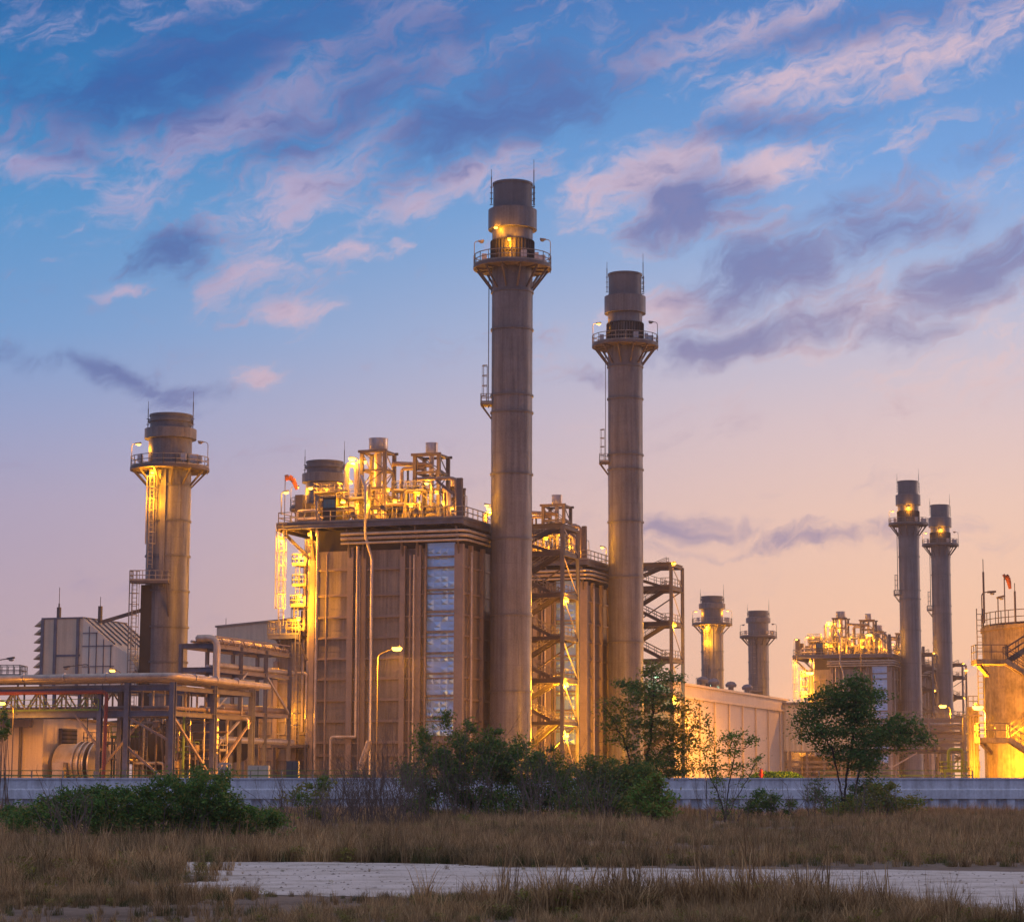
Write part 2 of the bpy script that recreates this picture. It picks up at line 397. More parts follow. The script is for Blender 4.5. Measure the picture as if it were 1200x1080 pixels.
# unit origins: each unit is the same set of equipment
def origin(px, d): return Vector((at(px, 925, d).x, d, G))
O2, O3, O4 = origin(734, 325), origin(1070.5, 550), origin(1108, 597)
mains = [main1]
tag(main1, 'tallest chimney stack, at the right end of the largest boiler house', 'chimney')
for O, lab in ((O2, 'second tallest brown chimney stack, rising behind the tall airy roadside tree'),
               (O3, 'distant chimney stack, left and taller of the far slim pair, orange glow at its platform'),
               (O4, 'distant chimney stack, right and lower of the far slim pair, next to the concrete tank')):
    c = copy_tree(main1); c.location = O; mains.append(c); tag(c, lab, 'chimney')
for c in mains: c['group'] = 'tall boiler chimneys'
def stack_lamps(root, zp, rr, Rr, left, right, centre, pw=900):
    """lamp posts on the two ends of the platform and a bulkhead on the shaft"""
    if left is not None: lamp(root, (-rr*.97, -.3, zp), 3.0, (.75, 0, .1), pw*left, left > 0, t=.1, lr=.27)
    if right is not None: lamp(root, (rr*.97, -.3, zp-.8), 4.0, (-.85, 0, .1), pw*right, right > 0, t=.1, lr=.27)
    if centre: bulkhead(root, centre[0], centre[1], .24, out=(0,-.45,-.2))
stack_lamps(main1, ZP, MR, MAIN_R, 0, 0, ((-1.9, -MAIN_R*.75-.2, ZP+4.3), 380))
bulkhead(main1, (-.3, -MAIN_R-.5, ZP+2.6), 1300, .18, out=(0, -.7, -.3))
stack_lamps(mains[1], ZP, MR, MAIN_R, 1, 0, None)
stack_lamps(mains[2], ZP, MR, MAIN_R, 1, None, ((-.3, -MAIN_R-.3, ZP+3.6), 1500))
stack_lamps(mains[3], ZP, MR, MAIN_R, 1, 0, ((-.3, -MAIN_R-.3, ZP+3.6), 1300))
BR = (at(219, 640, 289).x-at(168.5, 640, 289).x)/2
OB1 = origin(190, 289)
def bypass_stack():
    d, px = 289, 193; Z = lambda y: zpx(px, y, d)
    root = empty('bypass_stack', OB1); Rr = BR
    stack_common(root, Rr, Z(486.5), (Z(515), Z(503.5), Z(494)), [Z(y) for y in (570, 611, 652, 693, 735, 776, 815)])
    zp = Z(549); platform(root, zp, Rr+.02, Rr*1.83, deep=.85)
    for a, w in ((-.5, .9), (-.95, .6), (-.2, .8), (3.6, .6), (1.2, .8)):
        c, s = math.cos(a), math.sin(a); r = Rr+1.1
        MB().box(r*c-w/2, r*c+w/2, r*s-.3, r*s+.3, zp+.6, zp+1.5).bar((r*c, r*s, zp), (r*c, r*s, zp+.6), .15).build('analyser_box', M['silver'], root)
    fy = -Rr*.8-.45
    x1 = -1.3
    MB().ladder((x1-.35, fy-.25, Z(668)), (x1-.35, fy-.25, zp), .55, (1,0,0), .09, .5).build('ladder', M['galv'], root)
    MB().cage((x1-.35, fy-.25, Z(640)), (x1-.35, fy-.25, Z(562)), (0,-1,0), (1,0,0), .6, .06, 1.3).build('ladder_cage', M['galv'], root)
    MB().box(x1+.75, x1+1.35, -Rr-.25, -Rr+.6, Z(690), zp-.4).build('cable_duct', M['stack'], root)
    zr = Z(683)
    MB().box(-Rr-1.2, x1+2.1, fy-1.3, fy+.5, zr-.3, zr).build('rest_platform', M['frame'], root)
    MB().rail([(-Rr-1.2, fy+.5, zr), (-Rr-1.2, fy-1.3, zr), (x1+2.1, fy-1.3, zr), (x1+2.1, fy+.5, zr)], 1.2, .08, gap=.8).build('rest_platform_railing', M['galv'], root)
    MB().bar((x1+1.9, fy-1.2, zr-.3), (x1+2.0, -Rr+.1, zr-4.2), .16).build('rest_platform_bracket', M['frame'], root)
    xl = -Rr-.85
    MB().ladder((xl, fy, .3), (xl, fy, zr), .6, (1,0,0), .09, .5).build('ladder', M['galv'], root)
    MB().cage((xl, fy, 2.6), (xl, fy, zr+1.2), (0,-1,0), (1,0,0), .6, .06, 1.3).build('ladder_cage', M['galv'], root)
    MB().box(-Rr-.12, -Rr*.55, -Rr*.85, -Rr*.2, .5, zr-.4).build('cable_trunk', M['dark'], root)
    return root
byp = [bypass_stack()]; BZP = zpx(193, 549, 289)
tag(byp[0], 'short wide exhaust stack with yellow-lit caged ladder, standing alone behind the pipe rack', 'chimney')
for O, lab in ((origin(375, 331), 'short exhaust stack whose dark tip shows behind the big boiler roof'),
               (origin(836, 566), 'far short exhaust stack with bright yellow shaft and two lit lamps above the long shed'),
               (origin(890.5, 613), 'far short dark exhaust stack, unlit, behind the right end of the long shed roof')):
    c = copy_tree(byp[0]); c.location = O; byp.append(c); tag(c, lab, 'chimney')
for c in byp: c['group'] = 'short exhaust stacks'
xb = -1.65; fb = -BR*.8-1.3
for i, (l, r_, lit) in enumerate(((1, 0, 1), (1, None, 1), (1, 1, 1.4), (0, 0, 0))):
    stack_lamps(byp[i], BZP, BR*1.83, BR, l, r_, ((xb+.2, fb-.3, BZP-1.0), 2600*lit) if lit else None, 800)
    if lit: light(byp[i], (xb+.3, fb-1.0, BZP-4.5), 2200*lit)  # bare light source, no lamp body at this spot
# ================================================================== BOILER (heat recovery steam generator)
XR = lx(541); XL = lx(366); YW = 6.5
ZD = lz(536, 606, -8); ZC = lz(541, 641)          # deck level, casing top
def boiler():
    root = empty('boiler_house', O1, ANG)
    zs = [lz(480, y) for y in (665, 695.5, 721, 745.5, 770, 794, 819, 844, 869, 884)]
    cs = MB().box(XL, XR, -YW, YW, 0, ZC)
    for z in zs:
        sb = MB().box(XL-.22, XR+.22, -YW-.42, -YW-.002, z-.15, z-.03).box(XL-.22, XR+.22, -YW-.1, -YW-.003, z-.03, z+.16)
        sb.box(XR+.002, XR+.22, -YW, YW, z-.13, z+.1); sb.box(XL-.22, XL-.002, -YW, YW, z-.13, z+.1)
        sb.build('stiffener', M['column'], root)
    z = 1.2                                         # thin sheet joints between the stiffeners
    for k in range(24):
        cs.box(XL+.05, XR-.05, -YW-.04, -YW+.002, z-.02, z+.02); z += .82
    for k in range(5):
        x = XL+(XR-XL)*(k+.5)/5; cs.box(x-.03, x+.03, -YW-.045, -YW+.002, 0, ZC-.2)
    cs.build('casing', M['casing'], root)
    for a, b, pr in ((364.5, 370, .5), (408, 415, .55), (424.5, 430, .5), (470, 476, .55), (488, 494.5, .55), (534, 544, .6)):
        MB().box(lx(a), lx(b), -YW-pr, -YW-.005, 0, ZC+.35).build('column', M['column'], root)
    for y in (-4.3, -.4, 3.2, 6.2):
        MB().box(XR+.005, XR+.45, y-.28, y+.28, 0, ZC+.35).build('column', M['column'], root)
        MB().box(XL-.45, XL-.005, y-.28, y+.28, 0, ZC+.35).build('column', M['column'], root)
    for a, b in ((415, 424.5), (476, 488)):                     # dark sheets standing in for the shaded gaps between columns
        MB().box(lx(a)+.03, lx(b)-.03, -YW-.17, -YW-.15, 0.02, ZC-.1).build('gap_shade_panel', M['frame'], root)
    # dimpled bright-metal bay
    bx0, bx1 = lx(500.5), lx(534)-.03
    fz0, fz1 = lz(517, 862), lz(517, 636); ny = -YW-.22
    rows = 34; cols = 4
    mb = MB(); dz = (fz1-fz0)/rows; dx = (bx1-bx0)/cols; rr = random.Random(3)
    for r_ in range(rows):
        for c_ in range(cols):
            x0, z0 = bx0+c_*dx, fz0+r_*dz; n = len(mb.v)
            bump = rr.choice((.0, .0, .03, .06, .09, -.04)); ox, oz = rr.uniform(-.2, .2)*dx, rr.uniform(-.2, .2)*dz
            mb.v += [(x0, ny, z0), (x0+dx, ny, z0), (x0+dx, ny, z0+dz), (x0, ny, z0+dz), (x0+dx/2+ox, ny-.03-bump, z0+dz*.5+oz)]
            mb.f += [(n, n+1, n+4), (n+1, n+2, n+4), (n+2, n+3, n+4), (n+3, n, n+4)]
    bay = mb.build('dimpled_panel', M['foil'], root)
    rb = MB()
    for y in (652.5, 665, 691, 716.5, 740, 765, 789, 815, 840): rb.box(bx0-.1, bx1+.05, ny-.32, ny+.1, lz(517, y)-.12, lz(517, y)+.12)
    rb.box(bx0-.12, bx0, ny-.25, ny+.1, fz0, fz1); rb.build('panel_rib', M['casing'], bay)
    # roof deck and its supporting beams
    dx0, dx1 = lx(325, -8.2, 610), lx(543, -8.2, 610); dy0, dy1 = -8.2, 8.2
    MB().box(dx0, dx1, dy0, dy1, ZD-.25, ZD).build('roof_deck', M['frame'], root)
    for y in (dy0, dy1):
        MB().bar((dx0, y, ZD-.47), (dx1, y, ZD-.47), .3, .42, 'H').build('deck_beam', M['bluesteel'], root)
    for x in (dx0, dx1):
        MB().bar((x, dy0, ZD-.56), (x, dy1, ZD-.56), .3, .66, 'H').build('deck_beam', M['frame'], root)
    for k in range(9):
        x = dx0+(dx1-dx0)*(k+.5)/9
        MB().bar((x, dy0, ZD-.5), (x, dy1, ZD-.5), .22, .5).build('joist', M['frame'], root)
    for x in (lx(411), lx(428), lx(473), lx(491), lx(539), XL+.3):
        MB().bar((x, dy0+.2, ZD-.9), (x, -YW-.3, ZC-1.2), .2, .28).build('deck_bracket', M['frame'], root)
    MB().bar((dx0+.3, -7.4, ZD-.8), (XL-.3, -7.0, lz(366, 655)), .3, .35, 'H').build('deck_bracket', M['frame'], root)
    MB().bar((dx0+.3, 3, ZD-.8), (XL-.3, 3, lz(366, 655)), .3, .35, 'H').build('deck_bracket', M['frame'], root)
    MB().box(XL+.5, XR-.3, -YW+.3, YW-.3, ZC, ZD-.8).build('recess_shade_block', M['dark'], root)  # dark block painting the shade of the recess under the deck
    MB().rail([(dx0+.1, dy0+.1, ZD), (dx1-.1, dy0+.1, ZD), (dx1-.1, dy1-.1, ZD), (dx0+.1, dy1-.1, ZD)], 1.3, .09, closed=True, gap=1.7).build('roof_railing', M['galv'], root)
    # pipes running along under the deck edge
    for y, r_, yy in ((624, .17, -8.0), (629.5, .2, -7.7), (635, .13, -7.9)):
        z = lz(450, y, yy)
        MB().tube([(lx(398, yy), yy, z), (dx1-.3, yy, z), (dx1+.2, yy+.8, z), (dx1+.2, 4, z)], r_, 8, bend=.6).build('pipe', M['pipe'], root, True)
    yy = -YW-.9
    def vp(px, y0, y1, r_, m='pipe', extra=None):
        pts = [(lx(px, yy), yy, lz(px, y1, yy)), (lx(px, yy), yy, lz(px, y0, yy))]
        if extra: pts += [(lx(a, yy), yy, lz(a, b, yy)) for a, b in extra]
        return MB().tube(pts, r_, 8, bend=.5).build('pipe', M[m], root, True)
    vp(370.5, 622, 905, .17); vp(418, 640, 863, .17, 'pipe', [(418, 640), (470, 640)])
    MB().tube([(lx(418.3, yy), yy, lz(418, 863, yy)), (lx(389, yy), yy, lz(418, 863, yy)), (lx(389, yy), yy, 0)], .17, 8, bend=.4).build('pipe', M['pipe'], root, True)
    MB().tube([(lx(435, yy), yy, 1), (lx(435, yy), yy, lz(435, 655, yy)), (lx(426.5, yy-.5), yy-.5, lz(427, 628, yy)), (lx(427.5, yy-1), yy-1.2, lz(427, 600, -9)), (lx(427.5, yy-1), yy-1.2, lz(427, 572, -9)), (lx(421.5, yy-1), yy-1.2, lz(422, 556, -9))], .2, 8, bend=.5).build('pipe', M['silver'], root, True)
    MB().tube([(lx(433, yy-1.2, 866), yy-1.2, lz(433, 868, yy-1)), (lx(420, yy-1.2, 903), yy-1.2, lz(420, 905, yy-1))], .36, 10).build('pipe', M['pipe'], root, True)
    for px, m_ in ((421, 'pipe_brown'), (480, 'pipe_brown'), (484.5, 'pipe'), (498, 'pipe_brown'), (547, 'pipe'), (382, 'pipe_brown')):
        if px == 547: MB().tube([(XR+.7, -5.3, 0), (XR+.7, -5.3, ZC-.5)], .14, 6).build('pipe', M[m_], root, True)
        else: vp(px, 650, 900, .12, m_)
    MB().box(XR+.2, XR+1.2, 4.2, 6.5, 0, ZC+.5).build('flue_duct', M['casing'], root)
    # outlet duct from the boiler back end to the stack
    MB().box(XR+.5, -1.3, 1.6, 4.0, 3, 20).build('outlet_duct', M['casing'], root)
    # inlet duct stepping down on the left
    Pz = lambda px, py: (lx(px, -4.5, py), lz(px, py, -4.5))
    prof = [(XL-.15, 0), (XL-.15, lz(366, 735, -4.5)), Pz(329, 748), Pz(309, 831), Pz(262, 833), (lx(262, -4.5), 0)]
    MB().prism(prof[::-1], -4.5, 4.5).build('inlet_duct', M['casing'], root)
    rbm = MB()
    for y in (770, 785, 800, 817): rbm.box(lx(327, -4.6, y)-.2*(y-750)/20, XL-.5, -4.66, -4.502, lz(340, y, -4.5)-.07, lz(340, y, -4.5)+.07)
    for y in (845, 860, 875, 890): rbm.box(lx(264, -4.5), XL-.5, -4.66, -4.502, lz(340, y, -4.5)-.07, lz(340, y, -4.5)+.07)
    for px in (275, 290, 306): rbm.box(lx(px, -4.5)-.06, lx(px, -4.5)+.06, -4.75, -4.503, 0, lz(px, 836, -4.5))
    for px in (325, 348): rbm.box(lx(px, -4.5)-.28, lx(px, -4.5)+.28, -4.9, -4.504, 0, lz(px, 752 if px > 330 else 775, -4.5))
    rbm.build('duct_stiffeners', M['column'], root)
    MB().prism([Pz(278, 833), Pz(262, 833), Pz(258, 850), (lx(222, -4.5), lz(222, 868, -4.5)), (lx(222, -4.5), 1.0), (lx(278, -4.5), 0.4)][::-1], -3.0, 3.0).build('expansion_duct', M['pipe_brown'], root)
    # silencer towers on the roof
    def silencer(px, yl, y_top, y_bot, rad, hw, gas=True):
        c = lp(px, y_top, yl); z1 = c.z; z0 = lz(px, y_bot, yl)
        t = MB(); o = MB().lathe([(rad*.96, z0-.1), (rad, z0), (rad, z1-.1), (rad*1.04, z1-.1), (rad*1.04, z1), (rad*.85, z1), (rad*.85, z1-1), (.01, z1-1)], 24, (c.x, yl, 0)).build('silencer_drum', M['silver'], root, True)
        MB().tube([(c.x, yl, ZD), (c.x, yl, z0)], rad*.4, 10).build('vent_pipe', M['pipe'], root, True)
        fr = MB()
        for sx in (-1, 1):
            for sy in (-1, 1):
                fr.bar((c.x+sx*hw, yl+sy*hw, ZD), (c.x+sx*hw, yl+sy*hw, z0-.2), .4, .4)
        n = 4; hz = (z0-.3-ZD)/n
        for k in range(n+1):
            z = ZD+hz*k
            for s_ in (-1, 1):
                if k: fr.bar((c.x-hw, yl+s_*hw, z), (c.x+hw, yl+s_*hw, z), .22, .28); fr.bar((c.x+s_*hw, yl-hw, z), (c.x+s_*hw, yl+hw, z), .22, .28)
                if k < n:
                    a = -1 if k % 2 else 1
                    fr.bar((c.x-a*hw, yl+s_*hw, z), (c.x+a*hw, yl+s_*hw, z+hz), .1); fr.bar((c.x+s_*hw, yl-a*hw, z), (c.x+s_*hw, yl+a*hw, z+hz), .1)
        fr.bar((c.x-hw*1.25, yl-hw*1.2, z0-.25), (c.x+hw*1.25, yl-hw*1.2, z0-.25), .2, .3); fr.bar((c.x-hw*1.25, yl+hw*1.2, z0-.25), (c.x+hw*1.25, yl+hw*1.2, z0-.25), .2, .3)
        fr.build('silencer_frame', M['frame'], root)
        return c, z0
    silencer(443.5, -2.5, 514, 528, 1.12, 1.45); silencer(506, -1.0, 519, 532, .72, 1.5)
    silencer(532, 6.0, 560, 570, .5, .9)
    def rp(name, pts, r_, m_='pipe', bend=.45, n=8): return MB().tube(pts, r_, n, bend=bend).build(name, M[m_], root, True)
    def RP(px, py, yl): return tuple(lp(px, py, yl))
    rp('pipe', [RP(406, 590, -4), RP(406, 544, -4), RP(418, 544, -4), RP(418, 590, -4)], .33, 'pipe', .9)
    rp('pipe', [RP(460, 543, -1.5), RP(507, 545, -1.5)], .28, 'pipe_brown')
    rp('pipe', [RP(471, 590, -2), RP(471, 549, -2), RP(497, 549, -2)], .22, 'pipe_brown')
    rp('pipe', [RP(478, 590, 0), RP(478, 545, 0)], .14, 'frame')
    rp('pipe', [RP(489, 561, -7), RP(534, 560, -7), RP(536, 606, -7)], .2, 'pipe_brown', .6)
    MB().bar(RP(539, 610, -7.6), RP(539, 560, -7.6), .6, .5).build('pipe_support', M['frame'], root)
    MB().bar(RP(511, 562, -7), RP(535, 582, -7), .26).build('pipe_support_brace', M['frame'], root)
    rp('pipe', [RP(526, 606, -6), RP(526, 576, -6), RP(520, 572, -6)], .3, 'pipe'); rp('pipe', [RP(521, 606, -5), RP(521, 578, -5)], .2, 'pipe')
    # steam drums lying on the deck
    for px0, px1, yl, r_, zz in ((385, 470, 1.5, .95, 2.6), (468, 528, 2.5, .8, 2.2)):
        x0, x1 = lx(px0, yl, 590), lx(px1, yl, 590)
        dm = MB().tube([(x0-.3, yl, ZD+zz), (x0, yl, ZD+zz)], r_*.6, 16, r2=r_).tube([(x0, yl, ZD+zz), (x1, yl, ZD+zz)], r_, 16).tube([(x1, yl, ZD+zz), (x1+.3, yl, ZD+zz)], r_, 16, r2=r_*.6)
        dd = dm.build('steam_drum', M['pipe'], root, True)
        sd = MB()
        for t in (.15, .5, .85): x = x0+(x1-x0)*t; sd.box(x-.2, x+.2, yl-r_*.9, yl+r_*.9, ZD, ZD+zz-r_*.5)
        sd.build('saddle', M['frame'], dd)
    rr = random.Random(11)
    for k in range(64):                              # vent lines, risers, drain runs with valves
        px = rr.uniform(378, 528); yl = rr.uniform(-7.2, 5); x = lx(px, yl, 590); h = rr.uniform(.8, 3.8)
        if k % 3 == 0: pts = [(x, yl, ZD), (x, yl, ZD+h), (x+rr.uniform(1, 3)*rr.choice((-1, 1)), yl, ZD+h)]
        elif k % 3 == 1: pts = [(x, yl, ZD), (x, yl, ZD+h*.6), (x+rr.uniform(.6, 1.5), yl, ZD+h*.6), (x+.9, yl, ZD)]
        else: pts = [(x, yl, ZD), (x, yl, ZD+h+.8)]
        if pts[2 if len(pts) > 2 else 1][0] > dx1-.4: continue
        o = rp('pipe', pts, rr.uniform(.09, .22), rr.choice(('pipe', 'frame', 'pipe_brown', 'frame', 'frame')), .3, 7)
        if k % 2 == 0:
            zc = ZD+h*.45; mv = MB().lathe([(.05, -.3), (.32, -.22), (.32, .22), (.05, .3)], 10, (x, yl, zc))
            mv.bar((x, yl, zc), (x, yl-.7, zc+.1), .1); mv.tube([(x, yl-.66, zc+.1), (x, yl-.74, zc+.1)], .3, 10)
            mv.build('valve', M['frame'], o, True)
    rr = random.Random(5)
    for k in range(13):                               # small intermediate platforms with rails
        px = (392, 402, 420, 432, 447, 462, 476, 488, 516, 410, 455, 470, 384)[k]; yl = rr.uniform(-5, 4); h = rr.uniform(1.9, 4.2)
        x = lx(px, yl, 590); w = rr.uniform(1., 1.7)
        o = MB().box(x-w, x+w, yl-.8, yl+.8, ZD+h-.12, ZD+h)
        for sx in (-1, 1):
            for sy in (-1, 1): o.bar((x+sx*(w-.1), yl+sy*.7, ZD), (x+sx*(w-.1), yl+sy*.7, ZD+h-.1), .13)
        o = o.build('service_platform', M['frame'], root)
        MB().rail([(x-w, yl-.8, ZD+h), (x+w, yl-.8, ZD+h), (x+w, yl+.8, ZD+h), (x-w, yl+.8, ZD+h)], 1.1, .07, closed=True, gap=.9).build('platform_railing', M['galv'], o)
    # control cabin with windows at the left front of the roof
    c0, c1 = lp(378, 603, -7), lp(394, 583, -7)
    cab = MB().box(c0.x, c1.x, -7, -4.8, ZD, c1.z+.1).build('control_cabin', M['dark'], root)
    for k in range(3):
        x0 = c0.x+.12+(c1.x-c0.x-.2)*k/3
        MB().box(x0, x0+(c1.x-c0.x)/3-.12, -7.05, -7.003, c1.z-1.15, c1.z-.2).build('window_pane', M['glass'], cab)
    w2 = MB()
    for sx in (0, 1): w2.box(c0.x-.6+sx*.05, c0.x-.45+sx*.05, -7.6, -7.4, ZD-1.5, ZD+2.6)
    w2.build('duct_post', M['silver'], root)
    # rounded projecting deck at the far left with its rails
    for px, py, n_ in ((352, 580, 2), (362, 590, 3), (372, 595, 2)):
        c = lp(px, py, -3+n_); MB().box(c.x-.5, c.x+.5, c.y-.4, c.y+.4, ZD, c.z).build('junction_box', M['frame'], root)
    rp('pipe', [(dx0+1.5, -6, ZD), (dx0+1.5, -6, ZD+1.7), (dx0+4, -6, ZD+1.7), (dx0+4.6, -6, ZD+.3)], .16, 'pipe'); rp('pipe', [(dx0+.8, -4, ZD+.9), (dx0+5.5, -4, ZD+.9)], .25, 'pipe')
    # hanging caged ladder on the left edge
    xa = lx(330, -8, 670); za, zb = lz(330, 733, -8), ZD
    MB().ladder((xa, -8.0, za), (xa, -8.0, zb), .6, (1,0,0), .1, .5).build('ladder', M['galv'], root)
    MB().cage((xa, -8.0, za+2.0), (xa, -8.0, zb), (0,-1,0), (1,0,0), .62, .055, 1.5).build('ladder_cage', M['galv'], root)
    # stepped small platforms beside the edge column
    rr = random.Random(9)
    for i, (pa, pb, y) in enumerate(((347, 363, 662), (347, 363, 686), (345, 362, 710), (341, 361, 738))):
        x0, x1 = lx(pa, -5.5, y), lx(pb, -5.5, y); z = lz(350, y, -5.5)
        o = MB().box(x0, x1, -6.6, -4.0, z-.16, z).build('side_platform', M['galv'], root)
        MB().rail([(x0, -4, z), (x0, -6.6, z), (x1, -6.6, z)], 1.2, .09, gap=.9).build('platform_railing', M['galv'], o)
        MB().ladder((x0+.55, -6.2, z-2.4), (x0+.55, -6.2, z), .5, (1,0,0), .08).build('platform_ladder', M['galv'], o)
        MB().bar((x1, -6.3, z-.1), (x0+.4, -6.3, z-.1-.01), .14).bar((x0+.3, -4.4, z), (x1, -4.4, z-1.6), .13).build('platform_strut', M['frame'], o)
    rp('pipe', [(lx(356, -5.2), -5.2, 6), (lx(356, -5.2), -5.2, lz(356, 648, -5.2)), (lx(346, -5.2), -5.2, lz(346, 640, -5.2))], .2, 'pipe')
    rp('pipe', [(lx(362, -5.8), -5.8, 1), (lx(362, -5.8), -5.8, ZC)], .26, 'pipe')
    # mid access platform, ladder down and lower platform
    x0, x1 = lx(316, -6.5, 742), lx(352, -6.5, 742); z = lz(330, 744, -6.5)
    o = MB().box(x0, x1, -7, -4.6, z-.45, z).build('access_platform', M['bluesteel'], root)
    MB().rail([(x0, -4.6, z), (x0, -7, z), (x1, -7, z)], 1.6, .09, gap=.8).build('platform_railing', M['galv'], o)
    MB().bar((x1-.3, -6.8, z-.4), (x1+1.0, -6.8, z-3), .2, .25).bar((x0+.6, -6.0, z-.4), (x0+2.3, -6.0, z-2.6), .2, .25).build('platform_bracket', M['frame'], o)
    xa = lx(348, -7, 800); zb2 = lz(348, 872, -7)
    MB().ladder((xa, -7.0, zb2), (xa, -7.0, z+1), .55, (1,0,0), .09, .5).build('ladder', M['galv'], root)
    MB().cage((xa, -7.0, zb2+2.2), (xa, -7.0, z-1), (0,-1,0), (1,0,0), .6, .06, 1.3).build('ladder_cage', M['galv'], root)
    x0, x1 = lx(320, -7, 875), lx(362, -7, 875)
    o = MB().box(x0, x1, -7.6, -5.0, zb2-.35, zb2).build('lower_platform', M['frame'], root)
    MB().rail([(x0, -7.6, zb2), (lx(338, -7.6), -7.6, zb2)], 1.2, .09, gap=.8).build('platform_railing', M['galv'], o)
    MB().bar((x0+.3, -7.3, 0), (x0+.3, -7.3, zb2-.3), .25).bar((x1-.3, -7.3, 0), (x1-.3, -7.3, zb2-.3), .25).bar((x0+.3,-7.3,1.2),(x1-.3,-7.3,1.2),.15).build('platform_legs', M['frame'], o)
    rp('pipe', [(lx(360, -6.9), -6.9, lz(360, 842, -6.9)), (lx(360, -6.9), -6.9, lz(360, 789, -6.9)), (lx(349, -6.9), -6.9, lz(349, 788, -6.9))], .17, 'pipe', .3)
    # lamps, with added roof fill: (photo px, py, local y, power)
    def arm_lamp(px, py, yl, h, ax, pw, lr=.3):
        c = lp(px, py, yl); lamp(root, (c.x-ax, yl, c.z-h), h, (ax, 0, .12), pw, True, 'lamp_post', .12, lr)
    arm_lamp(413.5, 537, -4.5, 6.5, -.7, 2600, .46); arm_lamp(424, 541, -3.5, 6.0, .8, 2600, .48)
    arm_lamp(334.5, 577, -7.6, 2.6, .5, 500, .3); arm_lamp(363, 572, -5.5, 3.2, .5, 700, .3)
    arm_lamp(501, 566, -6.0, 1.0, -.5, 1500, .28); arm_lamp(571.5, 592, 6.0, 2.4, -.5, 600, .26)
    for px, py, yl, pw, lr in ((402, 588, -6.3, 1190, .3), (432, 591, -6.6, 1870, .26), (411, 566, -2, 2550, .22), (463, 588, -4.5, 1530, .2), (482, 594, -6.0, 1190, .2), (520, 590, -5.5, 1020, .2), (446, 566, -1.0, 1500, .2), (392, 596, -4, 700, .16), (420, 597, 0, 800, .16), (440, 600, -5, 700, .16), (455, 575, -5.5, 700, .16), (472, 575, 1, 900, .16), (490, 580, -3, 800, .16), (512, 578, -4, 700, .18), (530, 596, -6.5, 500, .16), (384, 575, -2, 700, .16)):  # the later small-lens ones are fill bulkheads added across the roof
        bulkhead(root, lp(px, py, yl), pw, lr)
    bulkhead(root, lp(330, 633, -8.7), 2200, .3); light(root, lp(331, 662, -9.8), 1900); light(root, lp(331, 700, -9.8), 1900)  # the last two are bare light sources without lamp bodies
    bulkhead(root, lp(352, 652, -6.9), 3000, .2); bulkhead(root, lp(352, 699, -7.2), 3000, .2); bulkhead(root, lp(350, 726, -7.4), 2600, .2)
    bulkhead(root, lp(363, 627, -7.8), 1100, .22)
    arm_lamp(329.5, 832, -8.3, 2.8, -.6, 1800, .32)
    lamp(root, (lx(547, -4, 610), -4, ZD), 3.0, (-.6, 0, 0), 0, False, 'lamp_post', .1)
    return root
boilers = [boiler()]
tag(boilers[0], 'largest boiler house, brown panelled front with a dimpled silver strip', 'boiler house', 'boiler houses')
for O, lab in ((O2, 'second boiler house, mostly hidden behind the tallest stack, glowing yellow behind the stair tower'),
               (O3, 'far boiler house behind the dense roadside tree, left of the slim far stacks'),
               (O4, 'farthest boiler house, brown casing glimpsed between the two slim far stacks')):
    c = copy_tree(boilers[0]); c.location = O; boilers.append(tag(c, lab))
